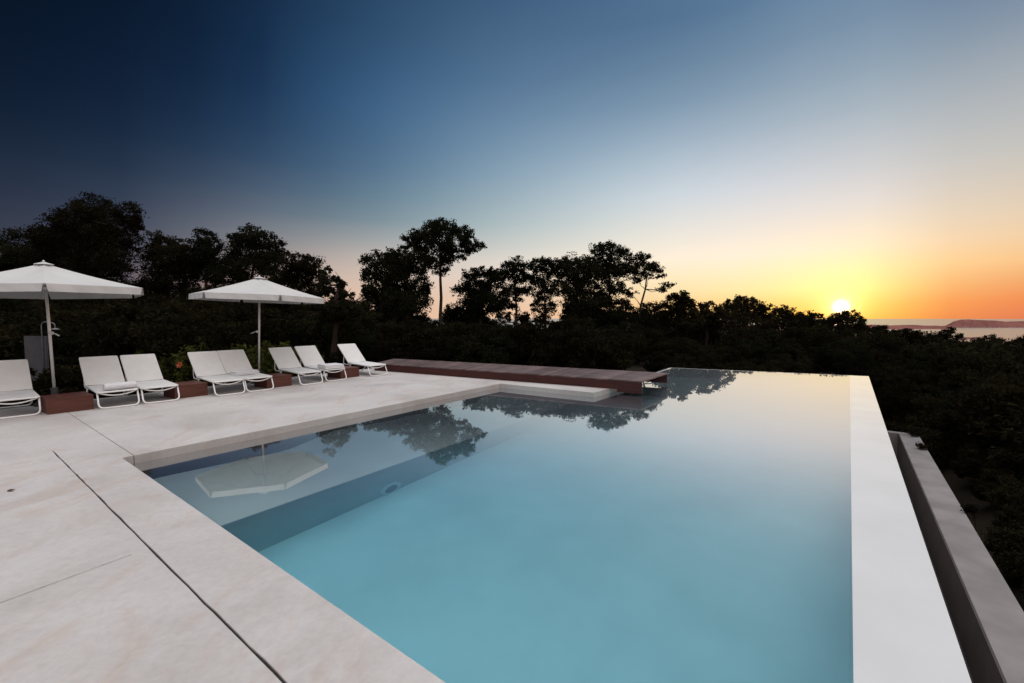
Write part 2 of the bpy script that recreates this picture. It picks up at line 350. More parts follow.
for s in (bgn.outputs[0], glow(.42, 2.0, (1, .95, .8), 7.0), glow(.95, 1.4, (1, .88, .5), .9), glow(2.8, 1.2, (1.0, .64, .16), .55), glow(6, 1.3, (1.0, .72, .28), .045)):
    a = N(wt, "ShaderNodeAddShader"); wt.links.new(acc, a.inputs[0]); wt.links.new(s, a.inputs[1]); acc = a.outputs[0]
wt.links.new(acc, wo.inputs[0])

sl = bpy.data.lights.new("sun", 'SUN'); so = bpy.data.objects.new("sun", sl); COL.objects.link(so)
sl.energy = 0.6; sl.angle = R(.5); sl.color = (1, .66, .38)
so.rotation_euler = (-sun_dir).to_track_quat('-Z', 'Y').to_euler()

# ------------------------------------------------------------------ plan of the pool, deck and platform
def xy(p): return Vector((p[0], p[1]))
def isect(p, d, q, e):
    den = d.x * e.y - d.y * e.x; w = q - p
    return p + d * ((w.x * e.y - w.y * e.x) / den)
N0 = xy(P(122, 457.6)); N1 = xy(P(447, 683)); eA = (N1 - N0).normalized()          # near pool edge
L1 = xy(P(500, 383.5)); eB = (L1 - N0).normalized()                                 # left pool edge
I0 = xy(P(971.7, 683, WZ)); I1 = xy(P(868.7, 376.2, WZ)); eI = (I1 - I0).normalized()   # sunward infinity edge
nI = Vector((eI.y, -eI.x))                                                           # outward normal
FAR = xy(P(670, 367.6, WZ)); eF = (I1 - FAR).normalized()                            # far infinity edge
NR = isect(N0, eA, I0, eI)                                                           # near right corner
SH0 = xy(P(594, 392.6)); SH1 = xy(P(613, 391.0, WZ + .02))                           # deck tongue under the platform
eT = (SH0 - L1).normalized()
PFL = P(374, 363.4, .21); PFR = P(642.3, 381.4, .21); PBR = P(668.5, 373.0, .21); PBL = P(394, 358.6, .21)
eP = (xy(PFR) - xy(PFL)).normalized(); nP = Vector((-eP.y, eP.x))
axA = Vector((eB.y, -eB.x))                                                          # across the deck towards the pool

row0 = xy(P(120, 407.3))
def behind(d, t): return row0 + eB * t - axA * d
# deck slabs -------------------------------------------------------
J0 = xy(P(70.5, 414)); J1p = isect(xy(P(120.6, 446.4)), (xy(P(120.6, 446.4)) - J0).normalized(), N0, eB); eJ = (J1p - J0).normalized(); nJ = Vector((-eJ.y, eJ.x))
backfar = isect(behind(1.45, 0), eB, xy(PFL), eP)
tongue_back = SH1 + nP * 3.0
slabA = [J1p, L1, SH0, SH1, SH1 + (SH1 - SH0).normalized() * .6, isect(xy(PBR), eP, SH1, (SH1 - SH0).normalized()), xy(PBL) - nP * .15 - eP * .4, backfar + nP * .6, isect(behind(1.45, 0), eB, J0, eJ)]
def resample_wobble(a, b, n, amp, seed):
    r = random.Random(seed); d = (b - a); t = Vector((-d.y, d.x)).normalized()
    return [a + d * (i / n) + t * r.uniform(-amp, amp) for i in range(n + 1)]
G0 = xy(P(52.5, 450.6)); G1 = xy(P(285.6, 683)); eG = (G1 - G0).normalized(); nG = Vector((-eG.y, eG.x))
G2 = isect(G0, eG, NR + nI * 1.4, eI)
nn = 70
gu = resample_wobble(G0 + nG * .005, G2 + nG * .008, nn, .0028, 1)
gl = resample_wobble(G0 - nG * .005, G2 - nG * .008, nn, .0022, 2)
gap_pts_lower = gl
Jb = J1p - nJ * .007
edge_right = isect(N0, eA, NR + nI * 1.4, eI)
slabBleft = isect(behind(1.45, 0), eB, J0 - nJ * .007, eJ)
slabB = [Jb, slabBleft, slabBleft - eB * 9, slabBleft - eB * 9 + axA * 8, Vector((G2.x + 1.0, -9.0)), Vector((G2.x + .2, G2.y - .4))] + gl[::-1] + gu + [edge_right, N0]
bm = bmesh.new(); m1 = [bm.verts.new((p.x, p.y, -.010)) for p in gu]; m2 = [bm.verts.new((p.x, p.y, -.010)) for p in gl]
for i in range(nn): bm.faces.new((m1[i], m1[i + 1], m2[i + 1], m2[i]))
tag(finish(bm, "joint_filler", M_joint), kind="structure")
# second slab joint: a faint saw cut across the near slab
bmd = bmesh.new()
def deck_slab(name, pts, label):
    bm = bmesh.new(); add_prism(bm, pts, -.125, 0)
    bmesh.ops.recalc_face_normals(bm, faces=bm.faces)
    top = [e for e in bm.edges if len(e.link_faces) == 2 and all(abs(v.co.z) < 1e-6 for v in e.verts)]
    bmesh.ops.bevel(bm, geom=top, offset=.004, segments=2, affect='EDGES', profile=.5)
    o = finish(bm, name, M_deck); tag(o, kind="structure"); return o
deck_slab("deck", slabA, ""); deck_slab("deck", slabB, "")
# faint saw cut
C0 = xy(P(0, 602 * .488 * 0 + 400 + 605 * .4879 * 1.0 - 0)) if False else xy(P(-40, 618)); C1 = xy(P(132, 554.5))
cd = (C1 - C0).normalized(); cn = Vector((-cd.y, cd.x))
bm = bmesh.new()
wl = resample_wobble(C0 + cn * .0026, C1 + cn * .0020, 24, .0010, 5); wr = resample_wobble(C0 - cn * .0026, C1 - cn * .0020, 24, .0010, 6)
vs1 = [bm.verts.new((p.x, p.y, .004)) for p in wl]; vs2 = [bm.verts.new((p.x, p.y, .004)) for p in wr]
for i in range(24): bm.faces.new((vs1[i], vs1[i + 1], vs2[i + 1], vs2[i]))
M_cut = simple("saw_cut_dust", (.20, .165, .15), (.40, .34, .31), 25, .9)
tag(finish(bm, "deck_joint", M_cut), kind="structure")
# dark mortar bed seen in the open joints, and the masonry below the deck
bm = bmesh.new()
Lf = isect(N0 - axA * .28, eB, L1 + nP * .3, eP); bk0 = behind(1.41, 0)
add_prism(bm, [N0 - axA * .28 - eB * .28, Lf, isect(bk0, eB, L1 + nP * .3, eP), isect(bk0, eB, N0 - eB * .28, eA)], -1.3, -.128)
add_prism(bm, [N0 - axA * .28 - eB * .285, isect(bk0, eB, N0 - eB * .285, eA), bk0 - eB * 12, bk0 - eB * 12 + axA * 9, isect(N0 - eB * .285, eA, NR + nI * 1.3, eI)], -1.31, -.129)
tag(finish(bm, "deck_base", M_joint), kind="structure")

bm = bmesh.new()
tin = (SH0 - L1).normalized()
add_prism(bm, [L1 - tin * .25 + nP * .03, SH0 - tin * .03 + nP * .03, SH1 - tin * .03 + nP * .0, SH1 - tin * .03 + nP * 1.1, L1 - tin * .25 + nP * 1.1], -1.6, -.127)
tag(finish(bm, "pool_basin", M_plaster), kind="structure")
# pool basin --------------------------------------------------------
Q1 = xy(P(649, 374.5, WZ)); Q2 = SH1 + nP * 1.0; eQ = (Q1 - FAR).normalized(); nQ = Vector((-eQ.y, eQ.x))
if nQ.x > 0: nQ = -nQ
FL = FAR
WALLW = .43; WF = .10
iR0 = isect(N0, eA, I0 - nI * WALLW, eI); nF = Vector((-eF.y, eF.x))
iR1 = isect(I0 - nI * WALLW, eI, I1 - nF * WF, eF); iFL = isect(I1 - nF * WF, eF, FAR - nQ * WF, eQ); iQ1 = Q1 - nQ * WF
DEEP = -1.45; SHZ = -.52
s0 = xy(W(221, 525.5, SHZ)); s1 = xy(W(423, 461.5, SHZ)); eS = (s1 - s0).normalized()
s0e = isect(s0, eB, N0, eA); s1e = isect(s0, eB, SH0 + nP * .1, eT)
bm = bmesh.new()
# walls as slabs of real thickness round the inner outline
def wall(bm, a, b, th, z0, z1):
    d = (b - a).normalized(); n = Vector((d.y, -d.x))      # n to the right of a->b = outside for counter-clockwise inner outline
    add_prism(bm, [a, b, b + n * th, a + n * th], z0, z1)
wall(bm, N0 - eA * .3, NR + nI * .01, .25, -1.6, -.127)        # near wall
tag(finish(bm, "pool_basin", M_plaster), kind="structure")
bm = bmesh.new(); wall(bm, L1 + eB * .3, N0 - eB * .25, .25, -1.6, -.127)
tag(finish(bm, "pool_basin", M_plaster), kind="structure")
# invented floor slope, deep near and shallow far right, brightens the far water
def floor_z(p):
    a = max(0, min(1, ((p - N0).dot(axA) - 3.1) / 3.2)); b = max(0, min(1, ((p - N0).dot(eB) - 1.0) / 8.0))
    t = a * a * (3 - 2 * a) * b ** .85
    return DEEP + 1.13 * t
bm = bmesh.new(); cA, cB = N0 - eA * .2 - eB * .2, NR - eB * .2 - nI * .15
cC, cD = I1 - nF * .1 - nI * .1, L1 + eB * 4.6 - axA * .2
gn = 40; fv = [[None] * (gn + 1) for _ in range(gn + 1)]
for i_ in range(gn + 1):
    for j_ in range(gn + 1):
        p_ = cA.lerp(cB, i_ / gn).lerp(cD.lerp(cC, i_ / gn), j_ / gn); fv[i_][j_] = bm.verts.new((p_.x, p_.y, floor_z(p_)))
for i_ in range(gn):
    for j_ in range(gn): bm.faces.new((fv[i_][j_], fv[i_ + 1][j_], fv[i_ + 1][j_ + 1], fv[i_][j_ + 1]))
fo = finish(bm, "pool_floor", M_plaster, None, True); fmd = fo.modifiers.new("thickness", 'SOLIDIFY'); fmd.thickness = .12; fmd.offset = -1
tag(fo, kind="structure")
bm = bmesh.new(); add_prism(bm, [s0e - eB * .04 + axA * .001, s0e - eB * .04 + axA * .006, s1e + axA * .006, s1e + axA * .001], DEEP - .04, SHZ - .012)
tag(finish(bm, "pool_step_face", M_stepface), kind="structure")
bm = bmesh.new(); add_prism(bm, [N0 - eA * .1 - eB * .05, s0e - eB * .05, s1e, L1 - axA * .1 + eB * .05], DEEP - .05, SHZ)
finish_o = finish(bm, "pool_shelf", M_plaster, bevel=.02); tag(finish_o, kind="structure")
# infinity walls (each a wall of its own)
bm = bmesh.new()
a, b, c, d = iR0 - eI * .0, isect(N0, eA, I0, eI), I1, iR1
add_prism(bm, [a, b, c, d], -2.6, WZ + .001)
tag(finish(bm, "pool_wall", M_wallcap, bevel=.006), "long pale pool wall with thin film of water spilling over its top beside the dark trough", "wall")
bm = bmesh.new()
add_prism(bm, [iR1 - eF * .002, I1 - eF * .002 - eI * .002, FL, iFL], -2.6, WZ + .0005)
add_prism(bm, [FL - nF * .0, iFL, iQ1, Q1], -2.6, WZ + .0005) if False else None
tag(finish(bm, "pool_wall", M_wallcap, bevel=.006), "far pool wall under the bright overflowing water edge, below the dark scrub", "wall")
bm = bmesh.new(); add_prism(bm, [FL - eQ * 0 + eQ * .002, Q1, iQ1, iFL + eQ * .002], -2.6, WZ + .0002)
tag(finish(bm, "pool_wall", M_wallcap, bevel=.006), "short pool wall with wet top running from the far corner under the timber platform", "wall")
# water body: sides buried in the walls, its skin 3 mm inside the outer wall faces
q = WALLW - .012; qf = WF - .01
wp = [N0 - eA * .06 - eB * .03, isect(N0 - eB * .03, eA, I0 - nI * q, eI), isect(I0 - nI * q, eI, I1 - nF * qf, eF), isect(I1 - nF * qf, eF, FAR - nQ * qf, eQ), Q1 - nQ * qf, Q2, L1 + eB * .12 - axA * .05]
wp[0] = isect(N0 - eB * .03, eA, N0 - axA * .06, eB)
bm = bmesh.new(); add_prism(bm, wp, DEEP - .06, WZ)
tag(finish(bm, "pool_water", M_water), kind="structure")

# underwater lamp on the face below the shelf
lp = None
du = ray(390, 488.5); p_s = P(390, 488.5, WZ)
for i in range(400):
    z = WZ - i * .004; w = xy(W(390, 488.5, z))
    if (w - s0).dot(axA) <= 0: continue
# intersect the refracted ray with the vertical face
best = None
for i in range(1, 500):
    z = SHZ - i * .002; w = xy(W(390, 488.5, z)); dd = (w - s0e).dot(axA)
    if best is None or abs(dd) < best[0]: best = (abs(dd), z, w)
lz = best[1]; lw = s0e + eB * (best[2] - s0e).dot(eB)
pl = empty("pool_lamp", (lw.x, lw.y, lz), math.atan2(axA.y, axA.x))
tag(pl, "round underwater lamp with white ring set in the step face of the pool", "lamp")
bm = bmesh.new()
ringprof = [(.15, .0), (.15, .02), (.14, .034), (.098, .032), (.092, .018)]
rings = [[bm.verts.new((x, r * math.cos(t), r * math.sin(t))) for t in [2 * math.pi * k / 32 for k in range(32)]] for r, x in ringprof]
for i in range(len(rings) - 1):
    for k in range(32): bm.faces.new((rings[i][k], rings[i][(k + 1) % 32], rings[i + 1][(k + 1) % 32], rings[i + 1][k]))
finish(bm, "ring", M_ring, pl, True)
bm = bmesh.new()
cv = bm.verts.new((.024, 0, 0)); rv = [bm.verts.new((.016, .093 * math.cos(2 * math.pi * k / 32), .093 * math.sin(2 * math.pi * k / 32))) for k in range(32)]
for k in range(32): bm.faces.new((cv, rv[k], rv[(k + 1) % 32]))
finish(bm, "lens", M_lens, pl, True)

# overflow trough ------------------------------------------------------
TZ = -1.65
ti = [xy(P(u, v, TZ)) for u, v in ((899, 433.3), (937, 520), (1011, 683))]
eTr = (ti[2] - ti[0]).normalized(); nTr = Vector((-eTr.y, eTr.x)) * 1
if nTr.dot(nI) < 0: nTr = -nTr
off_in = (ti[0] - I1).dot(nI)
tEnd = (ti[0] - I0).dot(eI)
Tin0 = I0 - eI * 4.0 + nI * off_in; Tin1 = I0 + eI * tEnd + nI * off_in
TW = .42
root = empty("overflow_trough", (Tin1.x, Tin1.y, TZ - .6))
tag(root, "long concrete overflow trough with pale capped outer wall below the pool edge", "trough")
inv = Matrix.Translation(-Vector(root.location))
def tpart(name, pts, z0, z1, mat, bev=.008):
    bm = bmesh.new(); add_prism(bm, pts, z0, z1); bmesh.ops.transform(bm, matrix=inv, verts=bm.verts)
    return finish(bm, name, mat, root, bevel=bev)
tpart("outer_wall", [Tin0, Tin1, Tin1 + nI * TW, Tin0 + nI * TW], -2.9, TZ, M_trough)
tpart("dark_lining", [Tin0 - nI * .018, Tin1 - nI * .018 - eI * .004, Tin1 - nI * .001 - eI * .004, Tin0 - nI * .001], -2.34, TZ - .006, M_trough_in, .002)  # thin darker sheet over the outer wall's inner face
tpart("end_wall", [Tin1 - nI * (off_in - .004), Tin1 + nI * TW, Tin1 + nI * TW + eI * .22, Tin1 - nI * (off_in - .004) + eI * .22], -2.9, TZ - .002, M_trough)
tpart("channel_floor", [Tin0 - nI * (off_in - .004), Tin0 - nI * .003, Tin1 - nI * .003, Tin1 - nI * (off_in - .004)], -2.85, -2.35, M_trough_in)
bm = bmesh.new(); a = Tin0 - nI * (off_in - .17); b = Tin1 - nI * (off_in - .17) - eI * .4
add_tube(bm, [(a.x, a.y, -2.31), (b.x, b.y, -2.31)], .03); bmesh.ops.transform(bm, matrix=inv, verts=bm.verts)
finish(bm, "drain_pipe", M_trough, root, True)

# timber platform --------------------------------------------------------
pf = empty("timber_platform", (PFL.x, PFL.y, 0), math.atan2(eP.y, eP.x))
tag(pf, "low red brown timber platform bridging the far side of the pool", "platform")
Mi = Matrix.Rotation(-math.atan2(eP.y, eP.x), 4, 'Z') @ Matrix.Translation((-PFL.x, -PFL.y, 0))
def loc(p): v = Mi @ Vector((p[0], p[1], 0)); return Vector((v.x, v.y))
lFL, lFR, lBR, lBL = loc(PFL), loc(PFR), loc(PBR), loc(PBL)
LX = lFR.x; back = (lBR.y)
bm = bmesh.new()
nb = 62
for i in range(nb):                     # boards laid across, 3 mm gaps
    t0, t1 = i / nb, (i + 1) / nb
    def q4(t, dx):
        f = lFL.lerp(lFR, t); b_ = lBL.lerp(lBR, t); return f + Vector((dx, 0)), b_ + Vector((dx, 0))
    f0, b0 = q4(t0, .003); f1, b1 = q4(t1, -.003)
    zt = .212 + random.uniform(-.0015, .0015)
    add_prism(bm, [f0, f1, b1, b0], .185, zt)
finish(bm, "board_top", M_ipe, pf)
bm = bmesh.new()
tongue_x = loc(SH1).x + .15
add_prism(bm, [lFL + Vector((0, .012)), Vector((tongue_x, .012)), Vector((tongue_x, .05)), lFL + Vector((0, .05))], .004, .183)
add_prism(bm, [Vector((tongue_x + .001, .012)), lFR + Vector((-.01, .012)), lFR + Vector((-.01, .05)), Vector((tongue_x + .001, .05))], -.06, .183)
finish(bm, "front_fascia", M_fascia, pf)
bm = bmesh.new()
e0, e1 = lBL.lerp(lBR, .01), lBL.lerp(lBR, .998)
add_prism(bm, [e0 - Vector((0, .06)), e1 - Vector((0, .06)), e1 - Vector((0, .015)), e0 - Vector((0, .015))], -.03, .183)
finish(bm, "rear_fascia", M_fascia, pf)
bm = bmesh.new()
for k in (.3, .55, .8):                   # joists between the fascias
    y = lBR.y * k
    add_prism(bm, [Vector((.8, y)), Vector((LX - .7 + y * (lBR.x - lFR.x) / lBR.y, y)), Vector((LX - .7 + y * (lBR.x - lFR.x) / lBR.y, y + .05)), Vector((.8, y + .05))], .06, .183)
finish(bm, "joist", M_fascia, pf)
bm = bmesh.new()
add_prism(bm, [lFL + Vector((.001, .052)), lFL + Vector((.035, .052)), lBL + Vector((.035, -.062)), lBL + Vector((.001, -.062))], .004, .183)
finish(bm, "end_fascia", M_fascia, pf)

# ------------------------------------------------------------------ sun loungers
AXROT = math.atan2(axA.y, axA.x)
def make_lounger():
    root = empty("sun_lounger")
    HW = .274
    foot = Vector((-.07, 0, .275)); jun = Vector((-1.02, 0, .295)); top = Vector((-1.575, 0, .79))
    Y = Vector((0, 1, 0))
    # slings: thin, slightly sagging sheets wrapped round the rails
    def sling(name, a, b, n, sag):
        bm = bmesh.new(); m = 10; g = []
        d = b - a; nrm_ = d.cross(Y).normalized() if True else None
        if nrm_.z < 0: nrm_ = -nrm_
        for i in range(n + 1):
            rowv = []
            for j in range(m + 1):
                t = i / n; s = j / m * 2 - 1
                p = a + d * t + Y * s * (HW + .004) - nrm_ * sag * (1 - s * s) * math.sin(math.pi * min(1, max(0, .15 + t * .7)))
                rowv.append(p)
            g.append(rowv)
        up = [[bm.verts.new(p + nrm_ * .016) for p in r] for r in g]; dn = [[bm.verts.new(p + nrm_ * .011) for p in r] for r in g]
        for i in range(n):
            for j in range(m):
                bm.faces.new((up[i][j], up[i + 1][j], up[i + 1][j + 1], up[i][j + 1])); bm.faces.new((dn[i][j + 1], dn[i + 1][j + 1], dn[i + 1][j], dn[i][j]))
        for i in range(n):
            bm.faces.new((up[i][0], dn[i][0], dn[i + 1][0], up[i + 1][0])); bm.faces.new((up[i + 1][m], dn[i + 1][m], dn[i][m], up[i][m]))
        for j in range(m):
            bm.faces.new((up[0][j + 1], dn[0][j + 1], dn[0][j], up[0][j])); bm.faces.new((up[n][j], dn[n][j], dn[n][j + 1], up[n][j + 1]))
        return finish(bm, name, M_sling, root, False)
    sling("seat_sling", foot, jun + Vector((.012, 0, 0)), 12, .02)
    sling("back_sling", jun + Vector((-.012, 0, .012)), top, 10, .02)
    r = .0135
    bm = bmesh.new()
    add_tube(bm, round_path([jun + Y * HW, foot + Y * HW, foot - Y * HW, jun - Y * HW], .05), r)
    arc = [foot + Y * (HW - .03) * s + Vector((-.02, 0, -.012 - .055 * (1 - s * s))) for s in [k / 6 - 1 for k in range(13)]]
    add_tube(bm, arc, r * .9)
    add_tube(bm, [jun + Y * HW, jun - Y * HW], r * .9)
    finish(bm, "seat_frame", M_frame, root, True)
    bm = bmesh.new()
    add_tube(bm, round_path([jun + Y * (HW - .002) + Vector((-.012, 0, .012)), top + Y * (HW - .002), top - Y * (HW - .002), jun - Y * (HW - .002) + Vector((-.012, 0, .012))], .03), r)
    finish(bm, "back_frame", M_frame, root, True)
    bm = bmesh.new(); w2 = .272
    add_tube(bm, round_path([Vector((-.12, HW - .004, .268)), Vector((0, w2, r)), Vector((0, -w2, r)), Vector((-.12, -HW + .004, .268))], .09, 6), r)
    finish(bm, "front_leg", M_frame, root, True)
    bm = bmesh.new()
    add_tube(bm, round_path([Vector((-.90, HW - .004, .283)), Vector((-1.22, w2, r)), Vector((-1.22, -w2, r)), Vector((-.90, -HW + .004, .283))], .09, 6), r)
    finish(bm, "rear_leg", M_frame, root, True)
    mid = jun.lerp(top, .42)
    lift = [mid + Y * (HW - .006), Vector((-1.31, HW - .02, .30)), Vector((-1.27, HW - .02, .255)), Vector((-1.0, HW - .012, .262))]
    for s in (1, -1):
        bm = bmesh.new(); add_tube(bm, round_path([Vector((p.x, p.y * s, p.z)) for p in lift], .05), r * .8)
        finish(bm, "back_support", M_frame, root, True)
    return root
Lpx = [(16, 417.6), (120, 407.3), (162.3, 402.3), (231, 394.9), (261, 391.0), (312.3, 384.4), (337.0, 380.9), (379.3, 375.8)]
LL = ["white sling sun lounger cut by the photo's edge, beside the first wooden box",
      "white sun lounger carrying a tightly rolled towel at its foot end",
      "white empty sun lounger beside the one holding the rolled towel",
      "white empty sun lounger in front of the shrub with the orange flower",
      "white sun lounger with towel lying where seat meets back, near the second parasol's pole",
      "white empty sun lounger between the second parasol and the lounger with the folded towel",
      "white sun lounger with folded towel near its foot, next to the last wooden box",
      "white single sun lounger standing closest to the timber platform"]
loungers = []
proto = make_lounger()
tline = [(xy(P(u, v)) - row0).dot(eB) for u, v in Lpx]; oline = [(xy(P(u, v)) - row0).dot(axA) for u, v in Lpx]
print("row", [round(t, 2) for t in tline], [round(t, 2) for t in oline], "axis deg", math.degrees(AXROT))
for i, (u, v) in enumerate(Lpx):
    o = proto if i == 0 else copy_tree(proto)
    p = row0 + eB * tline[i] + axA * (oline[i] * 1.0)
    o.location = (p.x, p.y, 0.001); o.rotation_euler.z = AXROT - R(3.5) + R(random.uniform(-.6, .6))
    tag(o, LL[i], "sun lounger", "white sun loungers in a row on the pool deck"); loungers.append(o)
def on_lounger(i, x, y, z):
    o = loungers[i]; return Matrix.Translation(o.location) @ Matrix.Rotation(o.rotation_euler.z, 4, 'Z') @ Vector((x, y, z))
# towels ------------------------------------------------------------
def rolled_towel(i, x, y, L, rad, label):
    p = on_lounger(i, x, y, .275); rt = empty("towel", p, loungers[i].rotation_euler.z + .06)
    bm = bmesh.new(); nseg = 26; nl = 14; r_ = random.Random(3)
    rings = []
    for k in range(nl + 1):
        s = k / nl; yy = (s - .5) * L; ex = 1 - .06 * abs(2 * s - 1) ** 4
        rings.append([bm.verts.new((rad * 1.08 * ex * math.cos(t) + .003 * math.sin(5 * t + k), yy + .004 * math.sin(3 * t), .02 + rad * .9 * ex * (1 + math.sin(t)) + .002 * math.sin(7 * t + k * 1.3))) for t in [2 * math.pi * q / nseg for q in range(nseg)]])
    for k in range(nl):
        for q in range(nseg): bm.faces.new((rings[k][q], rings[k][(q + 1) % nseg], rings[k + 1][(q + 1) % nseg], rings[k + 1][q]))
    for rg, sgn in ((rings[0], -1), (rings[-1], 1)):     # coiled ends
        prev_ = rg
        for f, dy in ((.8, .006), (.72, -.008), (.52, .006), (.44, -.006), (.2, .004)):
            c = Vector((0, 0, 0)); 
            for v in rg: c += v.co
            c /= nseg
            cur = [bm.verts.new(c + (v.co - c) * f + Vector((0, sgn * dy, 0))) for v in rg]
            for q in range(nseg):
                fa = (prev_[q], prev_[(q + 1) % nseg], cur[(q + 1) % nseg], cur[q]); bm.faces.new(fa)
            prev_ = cur
        bm.faces.new(prev_)
    o = finish(bm, "towel", M_towel, None, True); o.location = p; o.rotation_euler.z = rt.rotation_euler.z
    bpy.data.objects.remove(rt); tag(o, label, "towel"); return o
def folded_towel(i, x, y, sx, sy, h, label, rz=0.0):
    p = on_lounger(i, x, y, .292)
    bm = bmesh.new(); n = 3
    for k in range(n):
        t = h / n
        add_box(bm, (random.uniform(-.008, .008), random.uniform(-.006, .006), .004 + t * (k + .5)), (sx - .012 * k, sy - .01 * k, t * .94))
    bmesh.ops.bevel(bm, geom=list(bm.edges), offset=h / n * .42, segments=3, affect='EDGES', profile=.6)
    for v in bm.verts: v.co.z += .006 * math.sin(v.co.x * 14 + 1) * math.cos(v.co.y * 9); 
    o = finish(bm, "towel", M_towel, None, True); o.location = p; o.rotation_euler.z = loungers[i].rotation_euler.z + rz
    tag(o, label, "towel"); return o
rolled_towel(1, -.21, .05, .44, .066, "white rolled towel lying across the foot of a sun lounger")
folded_towel(4, -.80, 0.0, .30, .50, .085, "white folded towel lying where the seat meets the backrest", .1)
folded_towel(6, -.30, .02, .44, .5, .10, "white thick folded towel near the foot of the lounger by the last box", -.05)

# ------------------------------------------------------------------ wooden side boxes
Bpx = [((48.5, 414.7), (93.2, 409.4)), ((174.7, 398.7), (208.3, 395.6)), ((266.8, 388.8), (292, 385.4)), ((339.3, 378.5), (360.5, 376.5))]
BL = ["red brown wooden box under the first parasol, between the cut-off lounger and the rolled towel",
      "red brown wooden box standing between two loungers below the orange flower",
      "red brown wooden box beside the foot of the lounger under the second parasol",
      "red brown wooden box beside the single lounger by the timber platform"]
boxes = []
def make_box():
    root = empty("side_box")
    w, d, h = .56, .58, .25     # local: x towards pool, y along row
    bm = bmesh.new()
    t = .022
    add_box(bm, (-t / 2, 0, h / 2 - .012), (t, w, h - .024)); add_box(bm, (-d + t / 2, 0, h / 2 - .012), (t, w, h - .024))
    add_box(bm, (-d / 2, w / 2 - t / 2, h / 2 - .0125), (d - 2 * t - .002, t, h - .025)); add_box(bm, (-d / 2, -w / 2 + t / 2, h / 2 - .0125), (d - 2 * t - .002, t, h - .025))
    finish(bm, "side_panel", M_boxwood, root, bevel=.003)
    bm = bmesh.new()
    for k in range(5):
        y = -w / 2 + (k + .5) * (w + .012) / 5 - .006
        add_box(bm, (-d / 2, y, h - .012 + .001), (d + .012, (w + .012) / 5 - .004, .022))
    finish(bm, "slatted_lid", M_boxwood, root, bevel=.003)
    return root
bproto = make_box()
for i, (a, b) in enumerate(Bpx):
    o = bproto if i == 0 else copy_tree(bproto)
    m = (xy(P(*a)) + xy(P(*b))) / 2
    o.location = (m.x, m.y, .001); o.rotation_euler.z = AXROT
    tag(o, BL[i], "side table", "wooden boxes between the loungers"); boxes.append(o)
    print("box", (xy(P(*a)) - xy(P(*b))).length)

